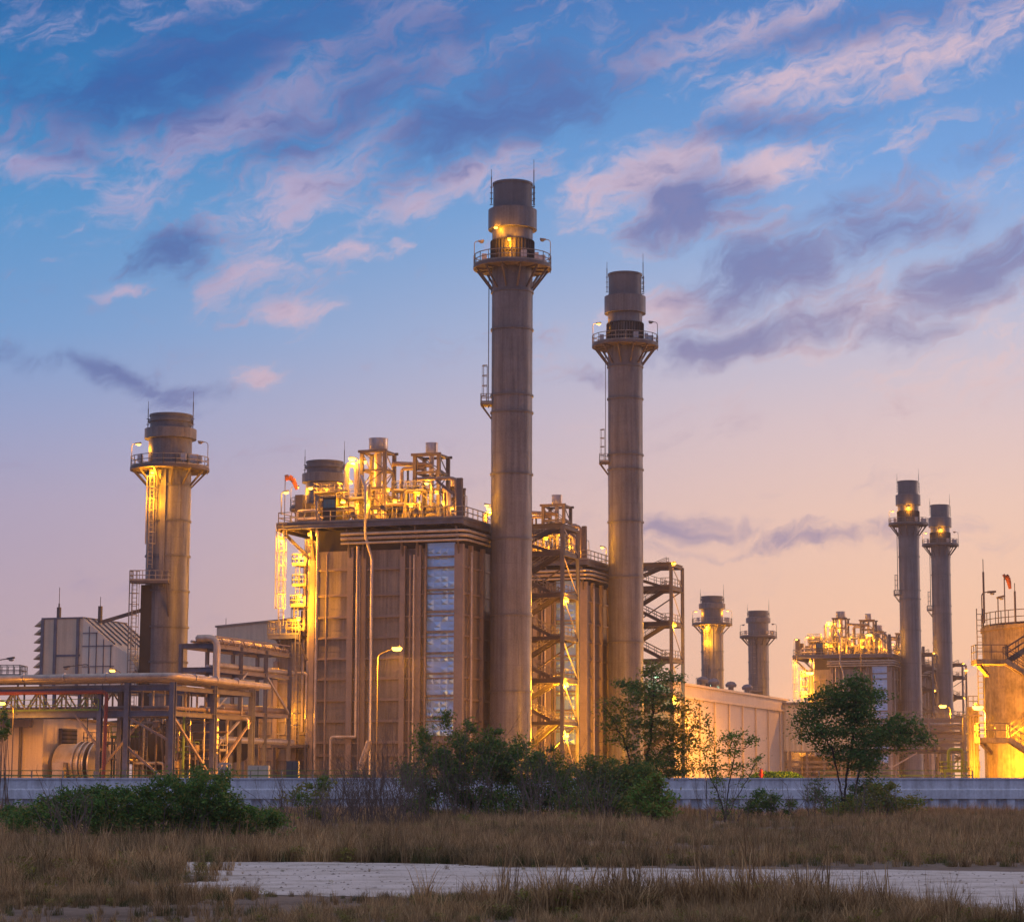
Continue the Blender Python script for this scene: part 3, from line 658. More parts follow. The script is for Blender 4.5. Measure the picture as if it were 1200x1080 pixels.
# ================================================================== STAIR TOWERS
TY0, TY1 = 12.5, 18.5
TX1 = lx(659, TY0, 760); TX0 = TX1-7.6
tz = [lz(650, y, TY0) for y in (847, 797, 747, 697, 648, 616)]
def stair_tower():
    root = empty('stair_tower', O1, ANG)
    xs = (TX0, TX1); ys = (TY0, TY1)
    top = tz[-1]
    for x in xs:
        for y in ys: MB().bar((x, y, 0), (x, y, top), .42, .42, 'H').build('column', M['bluesteel'], root)
    for k, z in enumerate(tz):
        fl = MB()
        for y in ys: fl.bar((TX0, y, z), (TX1, y, z), .3, .62 if k % 2 == 1 or k > 3 else .42, 'H')
        for x in xs: fl.bar((x, TY0, z), (x, TY1, z), .3, .5, 'H')
        fl.build('floor_beam', M['frame'], root)
    zz = [0]+tz
    for k in range(len(zz)-1):
        z0, z1 = zz[k]+.3, zz[k+1]
        if z1-z0 < 1.5: continue
        zm = (z0+z1)/2
        # landings: right side at each level, left side at mid height
        MB().box(TX1-1.6, TX1-.2, TY0+.3, TY1-.3, z0-.12, z0).build('landing', M['frame'], root)
        MB().rail([(TX1-.25, TY0+.25, z0), (TX1-.25, TY1-.3, z0)], 1.15, .08).rail([(TX1-1.6, TY0+.25, z0), (TX1-.25, TY0+.25, z0)], 1.15, .08, gap=.7).build('landing_railing', M['galv'], root)
        MB().box(TX0+.2, TX0+1.5, TY0+.3, TY1-.3, zm-.12, zm).build('landing', M['frame'], root)
        for (xa, za, xb_, zb, y) in ((TX1-1.5, z0, TX0+1.4, zm, TY0+1.2), (TX0+1.4, zm, TX1-1.5, z1+.3, TY0+3.6)):
            st = MB()
            for sy in (-.55, .55): st.bar((xa, y+sy, za-.1), (xb_, y+sy, zb-.1), .1, .42)
            n = 12
            for i in range(1, n):
                x = xa+(xb_-xa)*i/n; z = za+(zb-za)*i/n; st.box(x-.17, x+.17, y-.5, y+.5, z-.04, z+.05)
            f = st.build('stair_flight', M['frame'], root)
            hr = MB()
            for sy in (-.55, .55):
                hr.bar((xa, y+sy, za+1.0), (xb_, y+sy, zb+1.0), .08); hr.bar((xa, y+sy, za+.55), (xb_, y+sy, zb+.55), .06)
                for i in range(0, n+1, 3):
                    x = xa+(xb_-xa)*i/n; z = za+(zb-za)*i/n; hr.bar((x, y+sy, z), (x, y+sy, z+1), .07)
            hr.build('handrail', M['galv'], f)
        MB().bar((TX1, TY0, z1), (TX1, TY1, z0), .1).build('brace', M['pipe'], root)
        if k % 2 == 0: MB().bar((TX0, TY1, z0), (TX1, TY1, z1), .16).build('brace', M['frame'], root)
    MB().rail([(TX0, TY0, top), (TX0+2.5, TY0, top)], 1.1, .08).build('top_railing', M['galv'], root)
    return root
towers = [stair_tower()]
tag(towers[0], 'steel stair tower glowing yellow between the tallest stack and the second stack', 'stair tower', 'steel stair towers')
for O, lab, dz in ((O2, 'open steel stair tower seen against the sky behind the second tallest stack', 0),
               (O3, 'far steel stair tower standing between the two slim far stacks', 0), (O4, 'farthest steel stair tower, between the last slim stack and the concrete tank', 0)):
    c = copy_tree(towers[0]); c.location = O+UX*.8; towers.append(tag(c, lab))
for i, t in enumerate(towers):
    for py, pw in ((704, 5000), (803, 12000), (862, 9000)) if i == 0 else ((655-40, 700), (700, 2200), (800, 3200)):
        c = lp(664, py, TY0+1.4); b = bulkhead(t, (c.x, c.y, c.z), pw*(1 if i < 2 else .5), .3, out=(.3, -.5, -.1))
    if i == 0: light(t, (TX1-2.0, TY1+3, 3.0), 26000); light(t, (TX1-2.0, TY1+3, 9.5), 15000)  # added lights without fixtures, brightening the boiler front behind the tower
# ================================================================== LEFT: PIPE RACKS, FILTER HOUSE, LOW BUILDING
def gpt(px, d): return Vector((at(px, 925, d).x, d, G))
RC = gpt(200, 225)
def rloc(px, py, yl=0.0): return loc_plane(RC, px, py, yl)
rack = empty('pipe_rack', RC, ANG, 'long steel rack carrying fat insulated pipes in front of the lone exhaust stack', 'pipe rack')
zt, zb = rloc(175, 803).z, rloc(175, 833).z
xL2, xL3, xFar = rloc(150, 800).x, rloc(118, 800).x, -24
for yl in (0, 8.5, 17):
    for x in (0, xL2): MB().bar((x, yl, 0), (x, yl, zt+.3), .5, .5, 'H').build('column', M['bluesteel'], rack)
for yl in (0, 4): MB().bar((xL3, yl, 0), (xL3, yl, zt), .45, .45, 'H').build('column', M['bluesteel'], rack)
for z in (zt, zb):
    for yl in (0, 8.5, 17): MB().bar((xL2, yl, z-.2), (0, yl, z-.2), .3, .55, 'H').build('cross_beam', M['bluesteel'], rack)
    for x in (0, xL2): MB().bar((x, .26, z-.25), (x, 17.4, z-.25), .26, .45, 'H').build('long_beam', M['frame'], rack)
    for yl in (0, 4): MB().bar((xFar, yl, z-.2), (xL2-.2, yl, z-.2), .3, .6, 'H').build('truss_chord', M['bluesteel'], rack)
for yl in (0, 4):
    tr = MB(); x = xFar; k = 0
    while x < xL3-1:
        tr.bar((x, yl, zb), (x+1.4, yl, zt-.4), .13); tr.bar((x+1.4, yl, zt-.4), (x+2.8, yl, zb), .13)
        tr.bar((x+1.4, yl, zb), (x+1.4, yl, zt-.4), .14); x += 2.8
    tr.build('truss_web', M['galv'], rack)
MB().rail([(xFar, -.3, zb+.1), (xL3, -.3, zb+.1)], 1.1, .06).build('walkway_railing', M['greenpipe'], rack)
for a, b in (((xL2, 0, zb-.5), (0, 0, 3.8)), ((xL2, 0, 3.4), (0, 0, -.2)), ((0, 0, zb-.4), (0, 8.5, 0.4)), ((0, 8.5, .4), (0, 17, zb-.4)), ((xL2, 17, 0.2), (0, 17, zb-.4)), ((xL3, 0, 1), (xL2, 4, zb)), ((xL3-2.6, 0, zb-.3), (xL3+.2, 0, 3))):
    MB().bar(a, b, .2, .2).build('brace', M['pipe_brown'], rack)
zp_ = zt+.7
for r_, yo, dz_, m_ in ((.31, -1.2, .15, 'pipe'), (.25, .3, 0, 'pipe'), (.3, 1.4, 0, 'silver'), (.22, 2.4, -.1, 'pipe_brown'), (.2, 3.3, -.1, 'pipe')):
    x1 = -.3-yo*.75
    MB().tube([(xFar-3, yo, zp_+dz_), (x1, yo, zp_+dz_), (x1, 19.5, zp_+dz_-.2)], r_, 10, bend=1.6).build('pipe', M[m_], rack, True)
for r_, yo, zz_, m_ in ((.16, -.4, zt-.55, 'redpipe'), (.2, 1., zb+.35, 'pipe_brown'), (.15, 2.2, zb+.3, 'pipe')):
    MB().tube([(xFar-3, yo, zz_), (xL3+.9, yo, zz_)]+([(xL3+.9, yo-.2, 0)] if m_ == 'redpipe' else [(-.9, yo, zz_), (-.9, 18, zz_)]), r_+(.03 if m_ == 'redpipe' else 0), 8, bend=.5).build('fire_main' if m_ == 'redpipe' else 'pipe', M[m_], rack, True)
MB().tube([(-1.9, 6, 0), (-1.9, 6, zb+.5), (-1.9, 20, zb+.5)], .12, 6, bend=.4).build('pipe', M['greenpipe'], rack, True)
rr = random.Random(21)
for k in range(16):
    yl = .8+k*1.0; x = rr.uniform(xL2+.5, -.5)
    MB().tube([(x, yl, zb), (x, yl, zt-.2+rr.uniform(-.6, .2))], rr.uniform(.06, .14), 6).build('riser', M[rr.choice(('pipe', 'pipe_brown', 'frame'))], rack, True)
for k, (x, yl) in enumerate([(x, -1.2) for x in (-20, -15.5, -11, -6.5)]+[(x, 1.4) for x in (-18, -10)]):
    MB().tube([(x, yl, zp_+.15), (x+.14, yl, zp_+.15)], .4, 12).build('flange', M['silver'], rack, True)
for yl in (3, 7.5, 12): MB().tube([(.6, yl, zp_+.15), (.6, yl+.14, zp_+.15)], .4, 12).build('flange', M['silver'], rack, True)
# upper frame
UR = gpt(252, 241)
def uloc(px, py, yl=0.0): return loc_plane(UR, px, py, yl)
up = empty('upper_pipe_frame', UR, ANG, 'tall open steel frame with a fat pipe bending down its front', 'pipe frame')
u_top, u_mid = uloc(235, 756).z, uloc(235, 784).z; ux = uloc(209, 756).x
for yl in (.6, 6.5, 12.5, 18.5):
    for x in (-.6, ux): MB().bar((x, yl, 0 if yl > 5 or x < -1 else u_mid-3.5), (x, yl, u_top+.2), .34, .34, 'H').build('column', M['bluesteel'], up)
    for z in (u_top, u_mid, u_mid-4.2): MB().bar((ux, yl, z), (-.6, yl, z), .26, .5, 'H').build('cross_beam', M['bluesteel'], up)
for x in (-.6, ux):
    for z in (u_top, u_mid, u_mid-4.2): MB().bar((x, .6, z-.05), (x, 18.8, z-.05), .24, .42, 'H').build('long_beam', M['column'], up)
for x in (-.6,):
    MB().bar((x, 1, u_mid-4), (x, 8, u_mid), .22).build('brace', M['pipe'], up); MB().bar((x, 0.8, u_mid-8), (x, 8, u_mid-4.2), .22).build('brace', M['pipe'], up)
    MB().bar((x, 12.5, u_mid), (x, 18.5, u_mid-4), .2).build('brace', M['pipe'], up)
for k, (x, r_) in enumerate(((-.2, .36), (-1.2, .2), (-1.8, .16), (-2.5, .24), (-3.2, .15))):
    if k == 0: MB().tube([(-2.4, .2, u_top+.75), (x, .2, u_top+.75), (x, .2, 1)], r_, 14, bend=1.1).tube([(-2.4, .2, u_top+.75), (-2.4, 19, u_top+.7)], r_*.8, 10).build('fat_pipe', M['pipe'], up, True)
    else: MB().tube([(x, .4, u_top+.45), (x, 19, u_top+.45)], r_, 8).build('pipe', M['pipe_brown' if k % 2 else 'pipe'], up, True)
for k, (x, z, r_) in enumerate(((-1, u_mid+.5, .3), (-2.2, u_mid+.4, .2), (-1.5, u_mid-3.7, .42), (-2.8, u_mid-3.8, .25), (-.9, u_mid-7, .35))):
    MB().tube([(x, 2, z), (x, 20, z)], r_, 10).build('pipe', M[('pipe', 'silver', 'pipe_brown')[k % 3]], up, True)
tr = MB()
for k in range(7): tr.bar((-.6, .6+2.5*k, u_top-.2), (-.6, .6+2.5*k+1.25, u_top+.9), .08).bar((-.6, .6+2.5*k+1.25, u_top+.9), (-.6, 3.1+2.5*k, u_top-.2), .08)
tr.bar((-.6, .6, u_top+.95), (-.6, 18.5, u_top+.95), .12); tr.build('handrail_truss', M['column'], up)
sk = empty('valve_skid', gpt(205, 238), ANG, 'tangle of small pipes, ladders and platforms standing inside the pipe rack', 'pipework')
rr = random.Random(44)
for k in range(5):
    x = -9+k*3.1; z = rr.uniform(2.2, 6.5); o = MB().box(x-1.4, x+1.4, 0, 1.6, z-.1, z).bar((x-1.3, .1, 0), (x-1.3, .1, z), .14).bar((x+1.3, .1, 0), (x+1.3, .1, z), .14).bar((x-1.3, 1.5, 0), (x-1.3, 1.5, z), .14).bar((x+1.3, 1.5, 0), (x+1.3, 1.5, z), .14).build('platform', M['frame'], sk)
    MB().rail([(x-1.4, 0, z), (x+1.4, 0, z), (x+1.4, 1.6, z)], 1.1, .07, gap=.9).build('railing', M['greenpipe' if k % 2 else 'galv'], o)
    MB().ladder((x-.6, -.1, 0), (x-.6, -.1, z), .5, (1, 0, 0), .07).build('ladder', M['galv'], o)
for k in range(26):
    x = rr.uniform(-10.5, 4.5); y = rr.uniform(-.5, 3); z = rr.uniform(1.5, 8); dx = rr.uniform(-4, 4)
    MB().tube([(x, y, 0), (x, y, z), (x+dx, y, z)]+([(x+dx, y, z-rr.uniform(.8, 1.5))] if k % 2 else []), rr.uniform(.06, .17), 7, bend=.35).build('pipe', M[rr.choice(('pipe', 'pipe_brown', 'pipe_brown', 'frame', 'silver'))], sk, True)
for k in range(8):
    x = rr.uniform(-9, 3); z = rr.uniform(1, 6); MB().lathe([(.05, -.4), (.4, -.3), (.4, .3), (.05, .4)], 12, (x, -.4, z)).bar((x, -.4, z), (x, -.4, 0), .12).build('valve', M['pipe_brown'], sk, True)
# turbine exhaust diffuser under the racks
td = empty('exhaust_diffuser', gpt(196, 262), ANG, 'dark round exhaust casing squatting under the pipe rack below the lone exhaust stack', 'turbine duct')
hz = zpx(196, 868, 262)
MB().tube([(-8, 0, hz), (-3, 0, hz)], 2.2, 32, r2=2.6).tube([(-3, 0, hz), (3, 0, hz)], 3.2, 32).tube([(3, 0, hz), (9, 0, hz)], 3.2, 32, r2=2.2).build('diffuser_casing', M['dark'], td, True)
for x in (-3, -1, 1, 3): MB().tube([(x-.12, 0, hz), (x+.12, 0, hz)], 3.45, 32).build('flange', M['frame'], td, True)
for x in (-2.5, 2.5): MB().box(x-.3, x+.3, -2.2, 2.2, 0, hz-2).build('saddle', M['concrete'], td)
# filter house
FO = gpt(92, 290)
def floc(px, py, yl=0.0): return loc_plane(FO, px, py, yl)
fh = empty('filter_house', FO, ANG, 'cream air intake house with weather hoods and a sloping pale roof', 'filter house')
fx0 = floc(48, 760).x; fz0, fz1 = floc(70, 812).z, floc(70, 725).z; fw = 11
MB().box(fx0, 0, 0, fw, fz0, fz1).build('filter_box', M['cream'], fh)
sm = MB()
for px in (49.5, 64.5, 91): x = floc(px, 760).x; sm.box(x-.2, x+.2, -.12, -.004, fz0, fz1-.02)
zm = floc(70, 768).z; sm.box(floc(64.5, 768).x+.2, -.3, -.08, -.003, zm-.12, zm+.12); sm.box(fx0, 0, -.1, fw, fz1+.003, fz1+.18)
sm.build('seam_trim', M['bluesteel'], fh)
n = 9; dz = (fz1-fz0)/n
for i in range(n):
    z = fz0+dz*i
    MB().hull([(fx0-1.0, -.05, z+.12), (fx0-.003, -.05, z+.55*dz), (fx0-.003, fw+.05, z+.55*dz), (fx0-1.0, fw+.05, z+.12)], [(fx0-1.0, -.05, z+.2), (fx0-.003, -.05, z+dz*.97), (fx0-.003, fw+.05, z+dz*.97), (fx0-1.0, fw+.05, z+.2)]).build('weather_hood', M['cream'], fh)
pf = [(.003, fz0), (.003, fz1), (4.2, fz1-3.3), (6.2, fz1-4.4), (7.6, fz1-6.4), (7.6, fz0)]
tr = MB().prism(pf[::-1], 0, fw).build('transition_hood', M['white'], fh)
rbs = MB()
for k in range(7):
    y = fw*(k+.3)/7; rbs.bar((.1, y, fz1+.1), (4.2, y, fz1-3.2), .14, .16)
rbs.build('roof_batten', M['bluesteel'], tr)
rbs = MB()
for x, zt_ in ((.9, 1.0), (1.9, 1.8), (2.9, 2.6), (3.9, 3.3)): rbs.bar((x, -.05, fz0), (x, -.05, fz1-zt_), .09, .1)
for z, x1_ in ((fz0+1.5, 4.4), (fz0+3.2, 4.4), (fz1-3.4, 4.2), (fz1-1.8, 2.0)): rbs.bar((0, -.05, z), (x1_, -.05, z), .1, .09)
rbs.bar((4.4, -.05, fz0), (7.4, -.05, fz1-6.4), .12, .12)
rbs.build('wall_stiffener', M['bluesteel'], tr)
MB().hull([(7.61, 2.6, fz0), (9.5, 2.8, fz0-4), (9.5, 6.2, fz0-4), (7.61, 8.4, fz0)], [(7.61, 2.6, fz1-6.5), (10.2, 2.8, fz0-1), (10.2, 6.2, fz0-1), (7.61, 8.4, fz1-6.5)]).build('intake_duct', M['white'], fh)
for x in (fx0+.5, -4, -.5):
    for y in (.5, fw-.5): MB().bar((x, y, 0), (x, y, fz0), .35, .35, 'H').build('leg', M['bluesteel'], fh)
for px, y0 in ((70, 688), (118, 699)):
    c = floc(px, y0, 3); MB().tube([(c.x, 3, fz1-.2), (c.x, 3, c.z-2)], .1, 6).tube([(c.x, 3, c.z-2), (c.x, 3, c.z)], .04, 5).box(c.x-.2, c.x+.2, 2.8, 3.2, fz1+.2 if px < 90 else fz1-.4, fz1+1.7).build('lightning_rod', M['frame'], fh)
br = empty('duct_brace', gpt(120, 287), 0, 'thin sloping steel strut tying the filter house roof to the exhaust stack ladder', 'strut')
a, b = at(119, 728, 287)-Vector(br.location), at(166, 714, 287)-Vector(br.location)
MB().bar(a, b, .16, .3).bar(a+Vector((0, 1.2, 0)), b+Vector((0, 1.2, 0)), .16, .3).build('strut_beam', M['frame'], br)
xx = MB()
for k in range(8):
    p = a.lerp(b, k/7); xx.bar(p, p+Vector((0, 1.2, 0)), .1)
xx.build('cross_bars', M['frame'], br)
# low building on the left edge
LO = gpt(48.5, 236)
lb = empty('turbine_annex', LO, ANG, 'low tan building at the left edge with a square vent and round duct', 'building')
def lloc(px, py, yl=0.0): return loc_plane(LO, px, py, yl)
lzt = lloc(30, 838).z
MB().hull([(-22, 0, 0), (0, 0, 0), (0, 15, 0), (-22, 15, 0)], [(-22, 0, lzt+.3), (0, 0, lzt), (0, 15, lzt-.6), (-22, 15, lzt-.3)]).build('wall', M['cream'], lb)
MB().hull([(-22.2, -.2, lzt+.31), (.2, -.2, lzt+.01), (.2, 15.2, lzt-.59), (-22.2, 15.2, lzt-.29)], [(-22.2, -.2, lzt+.5), (.2, -.2, lzt+.22), (.2, 15.2, lzt-.4), (-22.2, 15.2, lzt-.1)]).build('roof', M['frame'], lb)
MB().box(-9, lloc(38, 845).x, -.7, -.005, lloc(20, 852).z, lloc(20, 842).z).build('cable_tray', M['column'], lb)
MB().tube([(lloc(27, 850).x, -.4, lloc(27, 846).z), (lloc(27, 850).x, -.4, 0)], .16, 8).build('downpipe', M['frame'], lb, True)
v = MB().box(.003, .35, 3.0, 6.0, lzt-3.7, lzt-1.2).build('vent', M['frame'], lb)
vs = MB()
for k in range(6): vs.bar((.37, 3.1, lzt-3.45+k*.4), (.37, 5.9, lzt-3.45+k*.4), .1, .16)
vs.build('louvre_blades', M['dark'], v)
dc = lloc(82, 896, 3); cz = dc.z
MB().tube([(.4, 3.2, cz), (3.6, 3.2, cz)], 2.1, 32).build('round_duct', M['pipe'], lb, True)
for x in (2.6, 3.2, 3.8, 4.4): MB().tube([(x, 3.2, cz), (x+.16, 3.2, cz)], 2.35, 32).build('flange', M['silver'], lb, True)
MB().box(1.0, 2.2, .2, 1.2, 0, 2.0).build('cabinet', M['pipe'], lb)
# white hall behind
bh = empty('rear_hall', gpt(250, 400), ANG, 'plain pale hall with a gently rising roofline standing behind the pipe frame', 'building')
hz_ = zpx(250, 735, 400)
MB().hull([(0, 0, 0), (22, 0, 0), (22, 20, 0), (0, 20, 0)], [(0, 0, hz_), (22, 0, hz_+1.6), (22, 20, hz_+1.6), (0, 20, hz_)]).build('wall', M['cream'], bh)
MB().hull([(-.2, -.25, hz_+.005), (22.2, -.25, hz_+1.61), (22.2, 20, hz_+1.61), (-.2, 20, hz_+.005)], [(-.2, -.25, hz_+.3), (22.2, -.25, hz_+1.9), (22.2, 20, hz_+1.9), (-.2, 20, hz_+.3)]).build('roof_edge', M['column'], bh)
MB().tube([(1.2, 1, hz_), (1.2, 1, hz_+1.6)], .05, 5).build('lightning_rod', M['frame'], bh)
# small railed platform at the far left edge
pl = empty('far_platform', gpt(8, 300), 0, 'small railed steel platform on thin legs at the left edge beside the filter house', 'platform')
z = zpx(8, 792, 300)
MB().box(-4, 1.6, -2, 2, z-.2, z).build('deck', M['frame'], pl)
MB().rail([(-4, -2, z), (1.6, -2, z), (1.6, 2, z), (-4, 2, z)], 1.3, .09, closed=True, gap=.8).build('railing', M['galv'], pl)
for x in (-3.8, 1.4):
    for y in (-1.8, 1.8): MB().bar((x, y, 0), (x, y, z-.2), .2).build('leg', M['frame'], pl)
# ================================================================== MIDDLE & RIGHT BUILDINGS
SO = gpt(788, 345)
SL = 73.0; sz = zpx(805, 803, 352)
shed = empty('long_shed', SO, ANG, 'long pale sheet-clad shed lit orange, its eave falling away behind the bare sapling', 'shed')
MB().box(-20, 0, 0, SL, 0, sz).build('wall', M['shed'], shed)
MB().hull([(-20.3, -.3, sz+.004), (.4, -.3, sz+.004), (.4, SL+.3, sz+.004), (-20.3, SL+.3, sz+.004)], [(-20.3, -.3, sz+.6), (.4, -.3, sz+.35), (.4, SL+.3, sz+.35), (-20.3, SL+.3, sz+.6)]).build('roof', M['cream'], shed)
MB().box(.02, .4, .1, SL, sz-1.9, sz-1.55).build('gutter', M['cream'], shed)
for k in range(8):
    y = 6+k*8.8
    MB().tube([(.2, y, sz-1.9), (.2, y, 0)], .13, 6).build('downpipe', M['cream'], shed, True)
for px in (823, 836, 856, 875):
    a = loc_plane(SO, px, 805, 0); yl = 0
    # position along the eave from the viewing direction
    dr = Vector(((px-CX)/F, 1, 0)); t_ = None
    base = Vector(SO); 
    A = np.array([[UY.x, -dr.x], [UY.y, -dr.y]]); bb = np.array([-(base.x+UX.x*-2.5), -(base.y+UX.y*-2.5)])
    s_, _ = np.linalg.solve(A, bb)
    MB().lathe([(.45, sz+.3), (.45, sz+1.3), (.85, sz+1.3), (.95, sz+1.7), (.6, sz+2.1), (.05, sz+2.25)], 16, (-2.5, float(s_), 0)).build('roof_ventilator', M['bluesteel'], shed, True)
CB = Vector(SO)+UY*(SL-3)-UX*.6
cb = empty('corrugated_building', CB+UX*.7+UY*.2, ANG, 'bright corrugated building raised on an open frame at the right end of the long shed', 'building')
cz1, cz0 = zpx(950, 826, 412), zpx(950, 880, 412)
MB().box(0, 13, 0, 14, cz0, cz1).build('wall', M['shed2'], cb)
MB().box(-.2, 13.2, -.3, 14.2, cz1+.004, cz1+.5).build('roof_edge', M['bluesteel'], cb)
for x in (1, 4, 7, 10, 12.7): MB().bar((x, .4, 0), (x, .4, cz0), .4, .4, 'H').build('column', M['column'], cb)
lm = MB()
for k in range(5): lm.box(0, 13, 1.0, 1.2, .5+k*.85, .5+k*.85+.35)
lm.build('screen_rails', M['column'], cb)
MB().box(2, 12, 4, 12, 0, cz0-.8).build('inner_wall', M['concrete'], cb)
# hedge strip behind the wall
def hedge_strip(name, p0, p1, w, h, n, label, matk='leaf3', seed=1):
    rr = np.random.default_rng(seed); p0, p1 = np.array(p0), np.array(p1)
    t = rr.random(n); a = rr.random(n)*PI; q = .85+.2*rr.random(n)
    env = np.sqrt(np.clip(1-(2*t-1)**4, 0.02, 1))
    c = p0+(p1-p0)*t[:, None]; c[:, 1] -= np.cos(a)*w*q*env*.5; c[:, 2] += np.sin(a)*h*q*env
    return leaves(name, c, .16, M[matk], None, seed, label, 'hedge')
def leaves(name, c, size, mat, parent=None, seed=0, label=None, cat=None, jitter=.4, flat=0.0):
    rr = np.random.default_rng(seed); n = len(c)
    u = rr.normal(size=(n, 3)); u[:, 2] *= (1-flat); u /= np.linalg.norm(u, axis=1)[:, None]+1e-9
    w = rr.normal(size=(n, 3)); w[:, 2] *= (1-flat); v = np.cross(u, w); v /= np.linalg.norm(v, axis=1)[:, None]+1e-9
    if flat > 0:
        w2 = np.cross(u, np.array([0, 0, 1.0])); v = w2*flat+v*(1-flat)
    s = size*(1-jitter+2*jitter*rr.random(n))[:, None]
    P = np.empty((n, 4, 3)); P[:, 0] = c-u*s; P[:, 1] = c+v*s*.5; P[:, 2] = c+u*s; P[:, 3] = c-v*s*.5
    me = bpy.data.meshes.new(name); me.vertices.add(n*4); me.vertices.foreach_set('co', P.reshape(-1))
    me.loops.add(n*4); me.loops.foreach_set('vertex_index', np.arange(n*4, dtype=np.int32))
    me.polygons.add(n); me.polygons.foreach_set('loop_start', np.arange(0, n*4, 4, dtype=np.int32)); me.polygons.foreach_set('loop_total', np.full(n, 4, dtype=np.int32))
    me.materials.append(mat); me.update(calc_edges=True)
    o = bpy.data.objects.new(name, me); col.objects.link(o)
    if parent is not None: o.parent = parent
    return tag(o, label, cat)
ha, hb = gpt(878, 200), gpt(942, 200)
hedge_strip('hedge', ha, hb, 1.5, .75, 5000, 'low clipped bright green hedge on top of the boundary wall below the long shed')
hy = MB().lathe([(.16, 0), (.16, .75), (.22, .75), (.22, .9), (.14, 1.05), (.04, 1.12)], 12).bar((-.3, 0, .6), (.3, 0, .6), .14)
hyd = hy.build('hydrant', M['red'], None, True, gpt(892, 196)); hyd.scale = (.8, .8, .95); tag(hyd, 'small red hydrant post behind the boundary wall at the left end of the hedge', 'hydrant')
# pipe bridge on the right
PB = gpt(1062, 300)
pb = empty('pipe_bridge', PB, 0, 'low steel pipe bridge with rows of pipes running left from the concrete tank', 'pipe bridge')
def qz(y): return zpx(1100, y, 300)
qx = gpt(1140, 300).x-PB.x
for z in (qz(844), qz(853), qz(862), qz(872)):
    for y in (0, 3): MB().bar((-6, y, z), (qx, y, z), .2, .36, 'H').build('chord', M['column'], pb)
for x in (-5, -1, 3, 7.5):
    for y in (0, 3): MB().bar((x, y, 0), (x, y, qz(843)), .28, .28, 'H').build('post', M['column'], pb)
for k, (y, z, r_) in enumerate(((.6, qz(849), .22), (1.4, qz(849), .16), (.6, qz(858), .2), (1.6, qz(867), .26), (2.2, qz(858), .2))):
    MB().tube([(-6, y, z), (qx, y, z)], r_, 8).build('pipe', M[('pipe', 'silver', 'pipe_brown')[k % 3]], pb, True)
MB().rail([(-6, -.1, qz(843)), (qx, -.1, qz(843))], 1.0, .08).build('railing', M['galv'], pb)
# canopy
CN = gpt(1094, 240)
cn = empty('canopy_shelter', CN, ANG, 'small open canopy shelter with yellow-lit roof edge below the pipe bridge', 'shelter')
ch = zpx(1094, 880, 240)
MB().hull([(-9, -.2, ch+.1), (3.2, -.2, ch-.1), (3.2, 4, ch-.2), (-9, 4, ch-.1)], [(-9, -.2, ch+.35), (3.2, -.2, ch+.15), (3.2, 4, ch+.05), (-9, 4, ch+.15)]).build('roof', M['frame'], cn)
for x in (-8.5, -4.2, 0, 3):
    for y in (0, 3.6): MB().bar((x, y, 0), (x, y, ch-.2), .26 if x == 0 else .16).build('post', M['pipe'], cn)
MB().bar((-4.2, 0, ch-1.6), (-6.8, 0, ch-.1), .12).bar((-4.2, 0, ch-1.6), (-1.6, 0, ch-.15), .12).build('brace', M['pipe'], cn)
light(cn, (-5, .5, ch+2.2), 3500)  # added light to brighten the roof, no lamp body here
gb = empty('green_valve_station', gpt(1122, 230), 0, 'little green railed valve station standing between canopy shelter and concrete tank', 'valve station')
MB().box(-1.5, 2, -1, 1, 1.0, 1.15).rail([(-1.5, -1, 1.1), (2, -1, 1.1), (2, 1, 1.1), (-1.5, 1, 1.1)], .9, .08, closed=True, gap=.9).build('platform', M['greenpipe'], gb)
for x in (-1.3, .3, 1.8): MB().bar((x, -.8, 0), (x, -.8, 1.0), .14).build('leg', M['greenpipe'], gb)
MB().tube([(-.8, 0, 1.1), (-.8, 0, 3.2), (.6, 0, 3.2), (.6, 0, 1.1)], .16, 8, bend=.4).build('pipe', M['greenpipe'], gb, True)
# concrete tank
TK = Vector((43.6, 205, G)); TR = 8.8
tk = empty('concrete_tank', TK, 0, 'large round concrete tank at the right edge with outside stairs, brightly lit low down', 'tank')
tz1 = zpx(1160, 728, 197)
MB().lathe([(TR, 0), (TR, tz1-.35), (TR+.12, tz1-.35), (TR+.12, tz1), (TR-.4, tz1), (TR-.4, tz1-1), (.01, tz1-1)], 96, cap=False).build('shell', M['concrete'], tk, True)
jt = MB()
for z in (2.6, 5.2, 7.8, 10.4, 13): ring(jt, TR, z, .03, .06)
jt.build('pour_joints', M['concrete'], tk, True)
pts = [(TR*math.cos(R(a)), TR*math.sin(R(a)), tz1) for a in range(170, 300, 12)]
MB().rail(pts, 1.2, .06, gap=1.2).build('roof_railing', M['frame'], tk)
def tpt(px, py, d): return at(px, py, d)-TK
def tplat(y, pxa, pxb, d, name):
    a, b = tpt(pxa, y, d), tpt(pxb, y, d)
    o = MB().box(a.x, b.x, a.y, a.y+2.6, a.z-.4, a.z).build(name, M['concrete'], tk)
    MB().rail([(a.x, a.y+2.2, a.z), (a.x, a.y, a.z), (b.x, a.y, a.z)], 1.15, .06, gap=1.2, toe=False).build('platform_railing', M['frame'], o)
    MB().bar((a.x+.2, a.y+.3, a.z-.4), (a.x+1.2, a.y+1.9, a.z-1.2), .3).build('bracket', M['concrete'], o)
    return a, b
a1, b1 = tplat(772, 1144, 1180, 191, 'upper_landing'); a2, b2 = tplat(864, 1148, 1184, 191, 'lower_landing')
